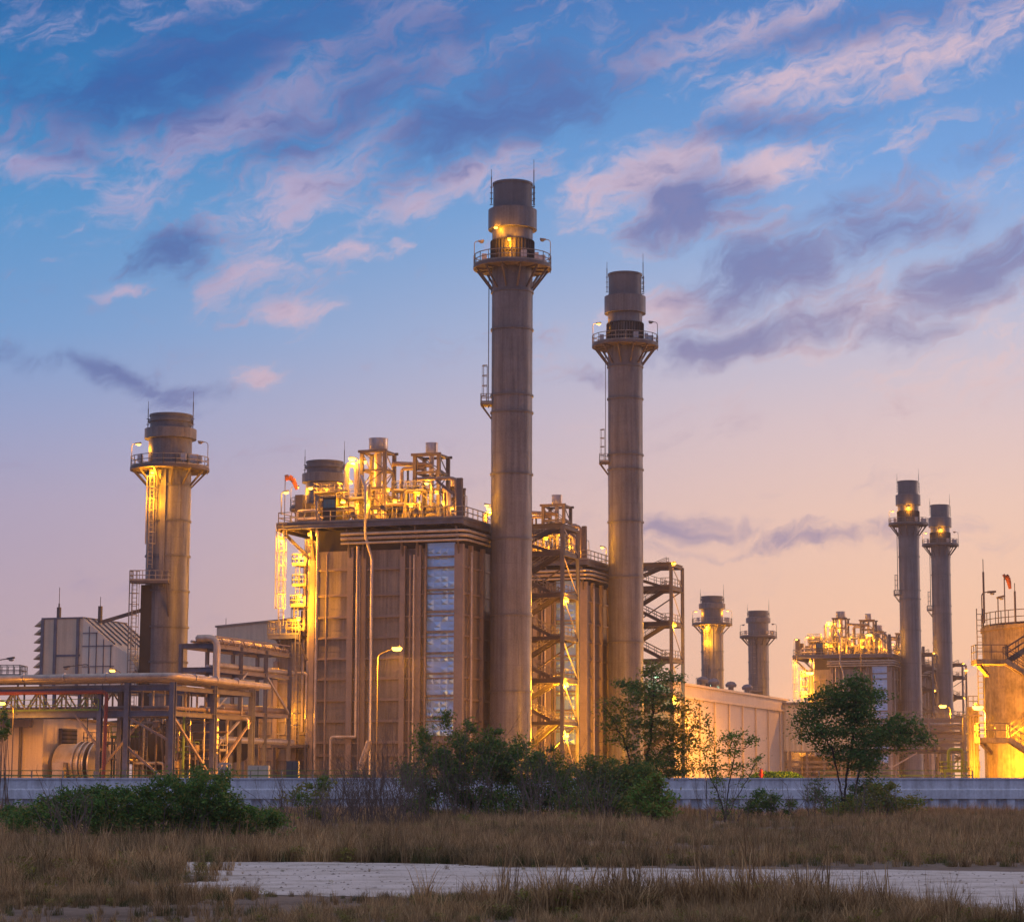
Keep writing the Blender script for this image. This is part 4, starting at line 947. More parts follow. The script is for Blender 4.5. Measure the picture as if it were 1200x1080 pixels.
def tflight(p, q, w=1.1):
    p, q = Vector(p), Vector(q); o = MB()
    for s_ in (0, w): o.bar(p+Vector((0, s_, -.12)), q+Vector((0, s_, -.12)), .12, .4)
    n = 12
    for k in range(1, n):
        c = p.lerp(q, k/n); o.box(c.x-.16, c.x+.16, c.y, c.y+w, c.z-.05, c.z+.05)
    f = o.build('stair_flight', M['concrete'], tk); h = MB()
    for s_ in (0, w):
        for hh in (1.05, .55): h.bar(p+Vector((0, s_, hh)), q+Vector((0, s_, hh)), .06)
        for k in range(0, n+1, 3): c = p.lerp(q, k/n)+Vector((0, s_, 0)); h.bar(c, c+Vector((0, 0, 1.05)), .06)
    h.build('handrail', M['frame'], f)
tflight((b1.x-.1, b1.y, b1.z), (b1.x+3.6, b1.y, b1.z-2.4)); tflight((b1.x+.3, b1.y+1.3, b1.z), (b1.x+3.8, b1.y+1.3, b1.z+2.2))
tflight((b2.x-.1, b2.y, b2.z), (b2.x+3.6, b2.y, b2.z-2.4)); tflight((b2.x+.3, b2.y+1.3, b2.z), (b2.x+3.8, b2.y+1.3, b2.z+2.4))
la = tpt(1147, 740, 196)
MB().ladder((la.x+.1, la.y, 3), (la.x+.1, la.y, tz1+1), .5, (1, 0, 0), .07).build('ladder', M['frame'], tk)
pier = empty('pump_pier', gpt(1142, 203), 0, 'narrow concrete pier glaring yellow under the brightest lamp beside the tank', 'pier')
MB().box(-.42, .4, -.4, .8, 0, zpx(1142, 828, 203)).build('shaft', M['concrete'], pier)
for k in range(4): MB().box(-.5, .48, -.46, .84, 1.2+k*1.4, 1.34+k*1.4).build('band', M['frame'], pier)
for x, r_ in ((-.28, .07), (-.05, .1), (.2, .06)): MB().tube([(x, -.56, 0), (x, -.56, 5.6), (x+.5, -.56, 5.6)], r_, 7, bend=.25).build('pipe', M['pipe_brown'], pier, True)
MB().rail([(-.42, -.4, zpx(1142, 828, 203)), (.4, -.4, zpx(1142, 828, 203))], .9, .06, gap=.4, toe=False).build('railing', M['frame'], pier)
def stand(name, pos, rz, label, cat): return empty(name, pos, rz, label, cat)
# things on the tank roof
def on_tank(px, py, d=199): return at(px, py, d)
def windsock(base, h, label, dirx=1, s=1.0):
    o = empty('windsock', base, 0, label, 'windsock')
    MB().tube([(0, 0, 0), (0, 0, h)], .05, 6).build('pole', M['frame'], o, True)
    mb = MB(); P = [(0, 0, h-.1), (.5*dirx*s, 0, h), (1.0*dirx*s, .05, h-.25*s), (1.35*dirx*s, .1, h-.9*s), (1.6*dirx*s, .12, h-1.7*s)]
    rs = [.42*s, .4*s, .36*s, .3*s, .2*s]; rings_ = []
    for p, q, ra, rb in zip(P, P[1:], rs, rs[1:]): mb.tube([p, q], ra, 12, cap=False, r2=rb)
    mb.build('sock', M['orange'], o, True)
    MB().tube([(0, 0, h-.1), (.03*dirx, 0, h-.1)], .45*s, 14).build('hoop', M['frame'], o)
    return o
b_ = on_tank(1178, 727); windsock(Vector((b_.x, b_.y, G+tz1)), at(1178, 675, 199).z-G-tz1, 'orange windsock drooping on a thin pole above the concrete tank', .5, .62)
b_ = lp(333.5, 604, -6)
b_ = O1+UX*b_.x+UY*b_.y+Vector((0, 0, ZD)); windsock(b_, at(334, 559, b_.y).z-b_.z, 'orange windsock hanging at the left corner of the largest boiler house roof', 1, .85)
for px, y0, lab in ((1153.5, 655, 'tall thin lightning mast on the concrete tank roof, left of the windsock'), (1190, 683, 'shorter thin mast on the concrete tank roof, right of the windsock')):
    b_ = on_tank(px, 727); o = empty('lightning_mast', Vector((b_.x, b_.y, G+tz1)), 0, lab, 'mast')
    h = at(px, y0, b_.y).z-G-tz1; MB().tube([(0, 0, 0), (0, 0, h*.8)], .09, 6).build('pole', M['frame'], o, True); MB().tube([(0, 0, h*.8), (0, 0, h)], .035, 5).build('spike', M['frame'], o)
for px, y0, ax, lab in ((1151, 694, .8, 'unlit lamp post with a flat arm on the tank roof beside the tall mast'), (1170, 700, .2, 'short unlit floodlight post on the tank roof under the windsock')):
    b_ = on_tank(px, 727); o = empty('roof_lamp', Vector((b_.x, b_.y, G+tz1)), 0, lab, 'lamp'); lamp(o, (0, 0, 0), at(px, y0, b_.y).z-G-tz1, (ax, 0, .05), 0, False, 'post', .1, .2, m='frame')
# ================================================================== FREE-STANDING STREET LAMPS
def street_lamp(px, py, d, ax, power, label, lit=True, t=.14, lr=.33, green=False, base_px=None, rise=.35):
    hd = at(px, py, d); o = empty('street_lamp', Vector((hd.x-ax, d, G)), 0, label, 'street lamp', 'street lamps')
    lamp(o, (0, 0, 0), hd.z-G-rise, (ax, 0, rise), power, lit, 'lamp_pole', t*.75, lr, m='frame', green=green, spot=True, off=1.2); return o
street_lamp(464, 758, 226, 1.75, 84000, 'tall street lamp glowing orange against the brown boiler front, right of the long vertical pipe', rise=.7, lr=.5)
street_lamp(133, 784, 246, -.9, 7000, 'lit orange lamp just above the fat pipes, left of the lone exhaust stack', t=.1)
street_lamp(12, 771, 215, 2.4, 0, 'unlit street lamp at the left edge, arm reaching in from outside the picture', False, rise=.4, lr=.25)
street_lamp(79, 781, 240, -2.2, 0, 'unlit pale street lamp with arm pointing left, in front of the filter house', False, rise=-.3, lr=.25)
street_lamp(948, 787, 345, 1.2, 120000, 'bright street lamp rising over the corrugated building, left of the dense tree', lr=.6)
street_lamp(1018, 743, 420, 1.5, 40000, 'tall lit street lamp on a dark pole above the dense roadside tree', lr=.5, rise=.8)
street_lamp(1105.5, 826, 340, -1.0, 65000, 'lit street lamp low between the two slim far stacks', lr=.55)
street_lamp(1147, 827, 191.5, -.5, 90000, 'brightest lamp, glaring against the lower left of the concrete tank', lr=.45, t=.12)
street_lamp(1138, 834, 215, .8, 5000, 'smaller lit lamp immediately left of the glaring tank lamp', lr=.28, t=.1)
street_lamp(769, 792, 338, .1, 1500, 'greenish white lamp shining through the top of the leafy roadside tree', green=True, lr=.35, t=.1)
street_lamp(833, 800, 470, .1, 900, 'upper of two greenish lamps over the shed roof below the yellow shaft', green=True, lr=.35)
street_lamp(841, 806, 470, .1, 900, 'lower of two greenish lamps over the shed roof below the yellow shaft', green=True, lr=.35)
street_lamp(793.5, 822, 262, -1.0, 60000, 'orange lamp glowing through the right side of the leafy roadside tree', lr=.4)
street_lamp(1132, 785, 560, .1, 2500, 'tiny far lit lamp beside the last stair tower', lr=.45)
street_lamp(4, 822, 226, -1.0, 6000, 'orange lamp at the very left edge below the pipe rack', lr=.35)
# rail and cabinets on the yard edge just behind the wall
for (pa, pb_, lab) in ((0, 440, 'yellow-green guard rail along the yard edge, left section'), (452, 800, 'yellow-green guard rail along the yard edge, section behind the big thicket'), (960, 1140, 'yellow-green guard rail along the yard edge, section behind the dense tree')):
    A_, B_ = gpt(pa, 184), gpt(pb_, 184); o = empty('guard_rail', A_, 0, lab, 'rail', 'yard edge guard rails')
    L_ = B_.x-A_.x; rm = MB(); n = int(L_/2.4)
    for k in range(n+1): rm.bar((L_*k/n, 0, 0), (L_*k/n, 0, .8), .1)
    rm.build('posts', M['galv'], o); MB().bar((0, 0, .42), (L_, 0, .42), .07, .1).bar((0, 0, .8), (L_, 0, .8), .06, .06).build('rail_bar', M['greenpipe'], o)
cabx = ((302, 24, 1.25, 'pale equipment cabinet at the foot of the inlet duct'), (262, 12, 1.4, 'low open steel skid left of the pale cabinet'), (342, 14, 1.6, 'dark low equipment box below the lowest ladder platform'))
for px, w, h, lab in cabx:
    b_ = gpt(px, 190); W_ = w/F*190; o = empty('equipment_cabinet', b_, 0, lab, 'cabinet')
    if 'skid' in lab:
        s_ = MB()
        for x in (-W_/2, 0, W_/2): s_.bar((x, 0, 0), (x, 0, h), .12).bar((x, 1, 0), (x, 1, h), .12)
        s_.bar((-W_/2, 0, h), (W_/2, 0, h), .14).bar((-W_/2, 0, h*.4), (W_/2, 0, h*.4), .1).bar((-W_/2, 1, h), (W_/2, 1, h), .14); s_.build('frame', M['pipe'], o)
        MB().tube([(-W_*.4, .5, h*.6), (W_*.4, .5, h*.6)], .25, 10).build('vessel', M['pipe_brown'], o, True)
    else:
        MB().box(-W_/2, W_/2, 0, 1, .12, h).build('body', M['cream' if 'pale' in lab else 'frame'], o); MB().box(-W_/2-.04, W_/2+.04, -.04, 1.04, 0, .12).build('plinth', M['concrete'], o)
        MB().box(-.02, .02, -.02, -.003, .2, h-.1).build('door_seam', M['dark'], o)
# ================================================================== BOUNDARY WALL, GROUND
WY = 171.0
bw = empty('boundary_wall', (0, WY, 0), 0, 'long blue-white concrete boundary wall with smooth cap beam and ribbed lower part', 'wall')
W0, W1 = -60, 55
wt = 1.6+(925-911.5)/F*WY; wm = 1.6+(925-935.5)/F*WY
seg = 0; x = W0
while x < W1-.1:
    MB().hull([(x+.03, -.42, wm), (x+11.47, -.42, wm), (x+11.47, .3, wm), (x+.03, .3, wm)], [(x+.03, -.42, wm+.62), (x+11.47, -.42, wm+.62), (x+11.47, .3, wm+.62), (x+.03, .3, wm+.62)]).hull([(x+.03, -.42, wm+.62), (x+11.47, -.42, wm+.62), (x+11.47, .3, wm+.62), (x+.03, .3, wm+.62)], [(x+.03, -.24, wm+.72), (x+11.47, -.24, wm+.72), (x+11.47, .3, wm+.72), (x+.03, .3, wm+.72)]).box(x+.03, x+11.47, -.24, .3, wm+.72, wt-.1).box(x+.03, x+11.47, -.34, .34, wt-.1, wt).build('cap_beam', M['wallpaint'], bw)
    x += 11.5
mb = MB(); x = W0; pr = []
while x < W1: pr += [(x, -.02), (x+.5, -.02), (x+.68, -.32), (x+1.18, -.32)]; x += 1.36
n = len(mb.v)
for z in (-.6, wm): mb.v += [(a, b, z) for a, b in pr]
k = len(pr)
for i in range(k-1): mb.f.append((n+i, n+i+1, n+k+i+1, n+k+i))
mb.box(W0, W1, .02, .25, -.6, wm-.003)
mb.build('ribbed_piling', M['wallpaint'], bw)
def soil(name, a, b, c, sc_=.6, bump=.05, rough=.95):
    m, nt, p = nt_mat(name); L = nt.links.new; tc = N(nt, 'ShaderNodeTexCoord')
    n1 = N(nt, 'ShaderNodeTexNoise'); n1.inputs['Scale'].default_value = sc_; n1.inputs['Detail'].default_value = 9; n1.inputs['Roughness'].default_value = .65
    n2 = N(nt, 'ShaderNodeTexNoise'); n2.inputs['Scale'].default_value = sc_*9; n2.inputs['Detail'].default_value = 6
    mp = N(nt, 'ShaderNodeMapping'); mp.inputs['Scale'].default_value = (.7, .9, 1); mp.inputs['Rotation'].default_value = (0, 0, R(4))
    L(tc.outputs['Object'], mp.inputs['Vector']); L(mp.outputs[0], n1.inputs['Vector']); L(tc.outputs['Object'], n2.inputs['Vector'])
    cr = N(nt, 'ShaderNodeValToRGB'); e = cr.color_ramp; e.elements[0].position = .36; e.elements[0].color = (*c, 1); e.elements[1].position = .62; e.elements[1].color = (*a, 1)
    k = e.elements.new(.47); k.color = (*b, 1)
    ad = N(nt, 'ShaderNodeMath', operation='MULTIPLY_ADD'); ad.inputs[1].default_value = .35; L(n2.outputs['Fac'], ad.inputs[0])
    s2 = N(nt, 'ShaderNodeMath', operation='MULTIPLY_ADD'); s2.inputs[1].default_value = .8; L(n1.outputs['Fac'], s2.inputs[0]); s2.inputs[2].default_value = -.075
    L(s2.outputs[0], ad.inputs[2]); L(ad.outputs[0], cr.inputs[0]); L(cr.outputs[0], p.inputs['Base Color']); p.inputs['Roughness'].default_value = rough
    p.inputs['Specular IOR Level'].default_value = .15
    bp = N(nt, 'ShaderNodeBump'); bp.inputs['Distance'].default_value = bump; bp.inputs['Strength'].default_value = .9; L(ad.outputs[0], bp.inputs['Height']); L(bp.outputs[0], p.inputs['Normal'])
    return m
M['soil'] = soil('dry_soil', (.26,.19,.14), (.18,.13,.095), (.10,.072,.052))
M['track'] = soil('pale_dirt_track', (.68,.60,.54), (.56,.49,.43), (.32,.26,.20), .9, .06)
M['yard'] = soil('yard_gravel', (.34,.31,.28), (.28,.25,.22), (.2,.18,.16), .4, .03)
g = MB(); g.v = [(-790, -55, 0), (790, -55, 0), (790, 755, 0), (-790, 755, 0)]; g.f = [(0, 1, 2, 3)]
tag(g.build('ground', M['soil']), kind='structure')
tag(MB().box(-780, 780, WY+.32, 750, .01, G).build('plant_yard', M['yard']), kind='structure')
# dirt track: irregular outline on the ground
rr = random.Random(4)
far_ = [(140, 1014), (170, 1011), (260, 1009.5), (400, 1010), (520, 1012), (600, 1016), (760, 1017.5), (900, 1018), (1050, 1019), (1260, 1022)]
near_ = [(1300, 1095), (1180, 1084), (1100, 1071), (1000, 1060), (860, 1052), (700, 1050), (560, 1052), (430, 1050), (330, 1049), (230, 1046), (150, 1043), (200, 1037), (248, 1031), (225, 1024), (165, 1019)]
def dens(pts, n=7, j=.12):
    out = []
    for (a, b), (c, d) in zip(pts, pts[1:]):
        for i in range(n):
            t = i/n; p = gp(a+(c-a)*t, b+(d-b)*t); out.append((p.x+rr.uniform(-1, 1)*j*2, p.y+rr.uniform(-1, 1)*j*2.2))
    return out
outline = dens(far_+near_+[far_[0]])
g = MB(); g.v = [(x, y, .006) for x, y in outline][::-1]; g.f = [tuple(range(len(outline)))]
tag(g.build('dirt_track', M['track']), kind='structure')
def inside(x, y, poly=outline):
    c = False; j = len(poly)-1
    for i in range(len(poly)):
        xi, yi = poly[i]; xj, yj = poly[j]
        if (yi > y) != (yj > y) and x < (xj-xi)*(y-yi)/(yj-yi)+xi: c = not c
        j = i
    return c
pm = MB(); rr = random.Random(77); n_ = 0
while n_ < 2600:
    y = math.sqrt(rr.uniform(29**2, 54**2)); x = (rr.uniform(150, 1230)-CX)/F*y
    if not inside(x, y): continue
    n_ += 1; r_ = .006+.035*rr.random()**5; k = len(pm.v)
    for dx_, dy_, dz_ in ((1, 0, .1), (.2, .9, .1), (-.9, .3, .1), (-.3, -.9, .1), (.1, .1, .75)): pm.v.append((x+dx_*r_*rr.uniform(.7, 1.3), y+dy_*r_*rr.uniform(.7, 1.3), .006+dz_*r_))
    pm.f += [(k, k+1, k+4), (k+1, k+2, k+4), (k+2, k+3, k+4), (k+3, k, k+4)]
M['stone'] = soil('track_stone', (.45,.38,.32), (.32,.26,.21), (.2,.16,.13))
tag(pm.build('gravel', M['stone']), 'small dark stones and clods scattered over the pale dirt track', 'gravel', kind='stuff')
# ================================================================== GRASS (uncountable: one object, instanced tufts)
def tuft(name, nb, h, spread, seed, mat, lean=.35):
    rr = random.Random(seed); mb = MB()
    for _ in range(nb):
        a = rr.uniform(0, 2*PI); r0 = spread*math.sqrt(rr.random()); x, y = r0*math.cos(a), r0*math.sin(a)
        b = rr.uniform(0, 2*PI); hh = h*rr.uniform(.45, 1.1); ln = hh*lean*rr.uniform(.2, 1.3); w = rr.uniform(.006, .014)
        dx, dy = math.cos(b), math.sin(b); px_, py_ = -dy*w, dx*w; n = len(mb.v)
        for t, ww in ((0, 1), (.5, .8), (.85, .45)):
            cx_, cy_, cz_ = x+dx*ln*t*t, y+dy*ln*t*t, hh*t*(1-.12*t); mb.v += [(cx_-px_*ww, cy_-py_*ww, cz_), (cx_+px_*ww, cy_+py_*ww, cz_)]
        mb.v.append((x+dx*ln*1.15, y+dy*ln*1.15, hh*.93))
        mb.f += [(n, n+1, n+3, n+2), (n+2, n+3, n+5, n+4), (n+4, n+5, n+6)]
    me = bpy.data.meshes.new(name); me.from_pydata(mb.v, [], mb.f); me.materials.append(mat); me.update(); return me
tcol = bpy.data.collections.new('grass_tufts')
tmesh = [tuft('grass_tuft', 70, .8, .3, 1, M['grassm'], .6), tuft('grass_tuft', 60, .6, .35, 2, M['grassm'], .9), tuft('grass_tuft', 40, 1.1, .18, 3, M['grassm'], .4), tuft('grass_tuft', 70, .45, .35, 4, M['grassg'], .6), tuft('grass_tuft', 44, .7, .2, 5, M['grassm'], .8)]
def weed(name, n_, h, sp, seed, mat):
    rr = random.Random(seed); mb = MB()
    for _ in range(n_):
        a = rr.uniform(0, 2*PI); r0 = sp*math.sqrt(rr.random()); z = h*rr.random()**.7; c = Vector((r0*math.cos(a), r0*math.sin(a), z))
        d = Vector((rr.gauss(0, 1), rr.gauss(0, 1), rr.gauss(.2, .5))).normalized(); e = d.cross(Vector((0, 0, 1))).normalized(); L_ = rr.uniform(.03, .08); n = len(mb.v)
        mb.v += [c-d*L_, c+e*L_*.45, c+d*L_, c-e*L_*.45]; mb.f.append((n, n+1, n+2, n+3))
    me = bpy.data.meshes.new(name); me.from_pydata([tuple(v) for v in mb.v], [], mb.f); me.materials.append(mat); me.update(); return me
tmesh = tmesh*2+[weed('weed_tuft', 130, .5, .3, 6, M['leafy']), tuft('grass_tuft', 16, 1.6, .12, 7, M['grassm'], .3)]
for i, me in enumerate(tmesh):
    o = bpy.data.objects.new('grass_tuft', me); tcol.objects.link(o)
rg = np.random.default_rng(12)
def fbm(x, y, s, seed):
    r = np.random.default_rng(seed); v = 0; a = 1
    for k in range(4):
        for _ in range(3):
            an = r.random()*2*PI; ph = r.random()*7; v = v+a*np.sin((x*math.cos(an)+y*math.sin(an))/s+ph)
        a *= .55; s *= .5
    return v/4
P_ = []
def scatter(n, ylo, yhi, cond, hmul, sd, extra=1.0):
    r = np.random.default_rng(sd); y = np.sqrt(r.random(n)*(yhi**2-ylo**2)+ylo**2); x = (r.random(n)*1260-30-CX)/F*y
    den = fbm(x, y, 3.0, sd)
    keep = (r.random(n) < np.clip(.5+den*.9, .04, 1))
    for xx, yy, dd in zip(x[keep], y[keep], den[keep]):
        if cond(xx, yy): P_.append((xx, yy, hmul*(.7+.45*dd+.5*r.random()**1.5)*extra))
road = lambda x, y: not inside(x, y)
scatter(7000, 53, 85, lambda x, y: road(x, y) and (not (680+F*x/y < 350 and 60 < y < 85) or rg.random() < .5), .5, 1)
scatter(19000, 80, 170, road, .55, 6)
scatter(2600, 50, 58, road, .48, 2)
scatter(2600, 38, 55, lambda x, y: road(x, y) and 680+F*x/y < 225, .62, 3)
scatter(9500, 27.5, 36.8, road, .26, 4)
scatter(260, 35, 52, lambda x, y: inside(x, y) and rg.random() < .35, .16, 9)
cl = [(gp(px, 1078).x, gp(px, 1078).y) for px in (0,)]
for (px, py, n, s_, h_) in ((600, 1070, 40, 1.0, .8), (680, 1076, 60, 1.2, .95), (760, 1074, 70, 1.1, .95), (840, 1072, 70, 1.1, 1.0), (900, 1076, 60, .9, .9), (960, 1082, 50, .8, .8), (1020, 1084, 40, .9, .7), (1110, 1090, 30, .8, .6), (540, 1078, 30, .9, .5), (400, 1078, 20, 1.2, .35), (250, 1074, 30, 1.2, .5), (100, 1060, 60, 1.6, .6), (150, 1020, 50, 1.5, .8), (226, 1033, 20, .6, .4), (185, 1026, 40, 1.0, .55), (30, 1030, 60, 2, .8)):
    c = gp(px, py)
    for _ in range(int(n*.8)): P_.append((c.x+rg.normal()*s_*.6, c.y+abs(rg.normal())*s_*.4, h_*.85*(.5+.6*rg.random())))
P_ = np.array(P_)
me = bpy.data.meshes.new('grass'); me.from_pydata([(a, b, 0) for a, b, c in P_], [], [])
at_ = me.attributes.new('tuft_scale', 'FLOAT', 'POINT'); at_.data.foreach_set('value', P_[:, 2].astype(np.float32))
grass = bpy.data.objects.new('grass', me); col.objects.link(grass); tag(grass, 'dry brown grass in tufts over the whole field in front of the wall', 'grass', kind='stuff')
ng = bpy.data.node_groups.new('scatter_grass', 'GeometryNodeTree')
ng.interface.new_socket('Geometry', in_out='INPUT', socket_type='NodeSocketGeometry'); ng.interface.new_socket('Geometry', in_out='OUTPUT', socket_type='NodeSocketGeometry')
gi, go = ng.nodes.new('NodeGroupInput'), ng.nodes.new('NodeGroupOutput')
ci = ng.nodes.new('GeometryNodeCollectionInfo'); ci.inputs['Collection'].default_value = tcol; ci.inputs['Separate Children'].default_value = True; ci.inputs['Reset Children'].default_value = True
ip = ng.nodes.new('GeometryNodeInstanceOnPoints'); ip.inputs['Pick Instance'].default_value = True
rv = ng.nodes.new('FunctionNodeRandomValue'); rv.data_type = 'INT'; rv.inputs[4].default_value = 0; rv.inputs[5].default_value = 11
rot = ng.nodes.new('FunctionNodeRandomValue'); rot.data_type = 'FLOAT_VECTOR'; rot.inputs[0].default_value = (-.12, -.12, 0); rot.inputs[1].default_value = (.12, .12, 6.28)
na = ng.nodes.new('GeometryNodeInputNamedAttribute'); na.data_type = 'FLOAT'; na.inputs['Name'].default_value = 'tuft_scale'
ln = ng.links.new
ln(gi.outputs[0], ip.inputs['Points']); ln(ci.outputs[0], ip.inputs['Instance']); ln(rv.outputs[2], ip.inputs['Instance Index']); ln(rot.outputs[0], ip.inputs['Rotation']); ln(na.outputs[0], ip.inputs['Scale']); ln(ip.outputs[0], go.inputs[0])
md = grass.modifiers.new('scatter', 'NODES'); md.node_group = ng
# ================================================================== TREES AND SHRUBS
def grow(att, roots, step, di, dk, iters=220, seed=0, grav=0.0):
    r = np.random.default_rng(seed)
    nodes = [np.array(p, float) for p in roots]; par = [-1]*len(nodes)
    # link listed root chains: consecutive points of one trunk
    A = np.array(att); best = np.full(len(A), 1e9); bi = np.zeros(len(A), int)
    def upd(start):
        nonlocal best, bi
        for k in range(start, len(nodes)):
            d = np.linalg.norm(A-nodes[k], axis=1); m_ = d < best; best[m_] = d[m_]; bi[m_] = k
    upd(0)
    for it in range(iters):
        if len(A) == 0: break
        m_ = best < di
        if not m_.any():
            m_ = best <= best.min()+1e-6
        new = {}
        for k in np.unique(bi[m_]):
            s = A[m_ & (bi == k)]-nodes[k]; s = s/np.linalg.norm(s, axis=1)[:, None]; v = s.mean(0)+r.normal(size=3)*.12; v[2] += grav
            nv = np.linalg.norm(v)
            if nv < 1e-3: continue
            new[k] = nodes[k]+v/nv*step
        if not new: break
        st = len(nodes)
        for k, p in new.items(): nodes.append(p); par.append(int(k))
        upd(st)
        kp = best > dk
        if kp.all() and it > 150: break
        A = A[kp]; best = best[kp]; bi = bi[kp]
    return np.array(nodes), par
def wood(nodes, par, r_tip, expo, rmax, name, mat, parent):
    n = len(nodes); rad = np.zeros(n); ch = [[] for _ in range(n)]
    for i, p in enumerate(par):
        if p >= 0: ch[p].append(i)
    for i in range(n-1, -1, -1):
        rad[i] = r_tip if not ch[i] else sum(rad[c]**expo for c in ch[i])**(1/expo)
    rad = np.minimum(rad, rmax); mb = MB()
    for i, p in enumerate(par):
        if p >= 0: mb.tube([nodes[p], nodes[i]], max(rad[i], rad[p]*.6), 6 if rad[i] > .03 else 4, cap=False, r2=rad[i])
    o = mb.build(name, mat, parent, True); return rad, o
def ell(r, n, c, rad, shell=.3):
    v = r.normal(size=(n, 3)); v /= np.linalg.norm(v, axis=1)[:, None]
    q = (shell+(1-shell)*r.random(n))**(1/2.0); return np.array(c)+v*q[:, None]*np.array(rad)
def blob_pts(r, blobs, d, base, per, depth):
    """blobs: (px, py, half width px, half height px) of the crown; depth measured from width"""
    out = []
    for (px, py, rx, ry) in blobs:
        c = at(px, py, d); s = d/F
        n = max(6, int(per*rx*ry/100)); out.append(ell(r, n, (c.x-base.x, r.normal()*depth*.35, c.z-base.z), (rx*s, max(rx*s*.8, .5), ry*s), .15))
    return np.vstack(out)
def tree(name, px, py, d, trunks, blobs, label, cat, per=14, step=.22, di=2.2, dk=.42, leafn=9, lsz=.11, lsp=.26, mats=('leaf', 'leaf2'), r_tip=.012, rmax=.2, seed=1, depth=1.0, expo=2.3, grp=None, woodm='bark', bare=None, thr=2.2, flat=.3, gap=.75):
    base = Vector((at(px, py, d).x, d, 0)); root = empty(name, base, 0, label, cat, grp)
    r = np.random.default_rng(seed)
    att = blob_pts(r, blobs, d, base, per, depth)
    nodes = []; par = []
    for ch in trunks:                               # hand-laid trunk lines (px, py, depth offset)
        pts = [np.array((at(a, b, d).x-base.x, y, max(at(a, b, d).z-base.z, 0))) for a, b, y in ch]; pts[0][2] = -.1
        prev = -1
        for p, q in zip(pts, pts[1:]):
            k = max(1, int(np.linalg.norm(q-p)/step))
            for i in range(k):
                w = p+(q-p)*i/k+(r.normal(size=3)*.025 if i else 0); nodes.append(w); par.append(prev); prev = len(nodes)-1
        nodes.append(pts[-1]); par.append(prev)
    roots = nodes; par0 = par
    N_, P2 = grow_from(att, roots, par0, step, di, dk, seed)
    rad, wo = wood(N_, P2, r_tip, expo, rmax, 'trunk', M[woodm], root)
    if leafn > 0:
        tips = np.array([i for i in range(len(N_)) if rad[i] < r_tip*thr and N_[i][2] > .25])
        if bare is not None: tips = np.array([i for i in tips if bare(N_[i])])
        for k, mm in enumerate(mats):
            sel = tips[k::len(mats)]; sel = sel[(np.sin(N_[sel][:, 0]*2.3+seed)+np.sin(N_[sel][:, 2]*3.1+N_[sel][:, 1]*2)+r.normal(size=len(sel))*.5) > -gap]
            if len(sel) == 0: continue
            c = np.repeat(N_[sel], leafn, axis=0)+r.normal(size=(len(sel)*leafn, 3))*np.array((lsp, lsp, lsp*.55))
            c = c[c[:, 2] > .05]
            leaves('crown', c, lsz, M[mm], root, seed+k, flat=flat)
    return root
def grow_from(att, nodes0, par0, step, di, dk, seed, iters=200):
    r = np.random.default_rng(seed); nodes = [np.array(p, float) for p in nodes0]; par = list(par0)
    A = np.array(att); best = np.full(len(A), 1e9); bi = np.zeros(len(A), int)
    def upd(start):
        for k in range(start, len(nodes)):
            d = np.linalg.norm(A-nodes[k], axis=1); m_ = d < best; best[m_] = d[m_]; bi[m_] = k
    upd(0); st = 0
    for it in range(iters):
        if len(A) < 2: break
        m_ = best < di
        if not m_.any(): m_ = best <= best.min()+.3
        new = []
        for k in np.unique(bi[m_]):
            s = A[m_ & (bi == k)]-nodes[k]; s = s/(np.linalg.norm(s, axis=1)[:, None]+1e-9); v = s.mean(0)+r.normal(size=3)*.22
            nv = np.linalg.norm(v)
            if nv > 1e-3: new.append((k, nodes[k]+v/nv*step))
        if not new: break
        st = len(nodes)
        for k, p in new: nodes.append(p); par.append(int(k))
        upd(st); kp = best > dk; A = A[kp]; best = best[kp]; bi = bi[kp]
        if len(nodes) > 5200: break
    return np.array(nodes), par
tree('roadside_tree', 745, 962, 127, [[(745, 965, 0), (750, 930, 0), (756, 900, .1), (762, 870, .1), (765, 830, 0), (766, 795, 0)], [(756, 900, .1), (775, 878, .5), (800, 866, .6)], [(750, 925, 0), (738, 895, -.4), (732, 870, -.5)]],
     [(765, 785, 20, 14), (735, 800, 26, 9), (790, 795, 20, 12), (760, 815, 40, 14), (715, 820, 16, 8), (800, 830, 26, 12), (740, 842, 32, 12), (780, 850, 36, 14), (712, 850, 14, 9), (745, 868, 30, 12), (800, 872, 30, 12), (722, 835, 20, 9), (765, 890, 40, 12), (735, 905, 28, 14), (800, 900, 22, 14), (820, 850, 14, 10), (705, 870, 12, 8)],
     'tall airy leafy roadside tree standing before the second tallest stack', 'tree', per=26, leafn=26, lsz=.09, lsp=.25, seed=3, gap=1.5, depth=1.4, mats=('leaf', 'leaf2', 'leafy'), grp='trees along the wall')
tree('roadside_tree', 850, 965, 118, [[(850, 965, 0), (846, 940, 0), (835, 915, 0), (826, 895, 0)], [(850, 965, 0), (853, 930, .2), (858, 900, .2), (862, 880, .2)], [(848, 965, .1), (862, 935, -.3), (880, 905, -.3)], [(852, 965, 0), (842, 930, .4), (838, 890, .5)]],
     [(852, 862, 14, 10), (870, 860, 16, 9), (838, 872, 14, 9), (858, 880, 18, 10), (890, 888, 9, 7), (880, 872, 10, 6), (825, 878, 10, 8), (818, 896, 8, 8), (870, 900, 14, 10), (842, 900, 18, 12), (830, 838, 12, 10), (890, 865, 8, 4)],
     'small sparse sapling with thin bare stems and fresh green tufts, between the two larger trees', 'tree', per=26, leafn=22, lsz=.085, lsp=.2, seed=8, gap=1.2, depth=.8, mats=('leaf3', 'leaf'), r_tip=.011, rmax=.09, grp='trees along the wall')
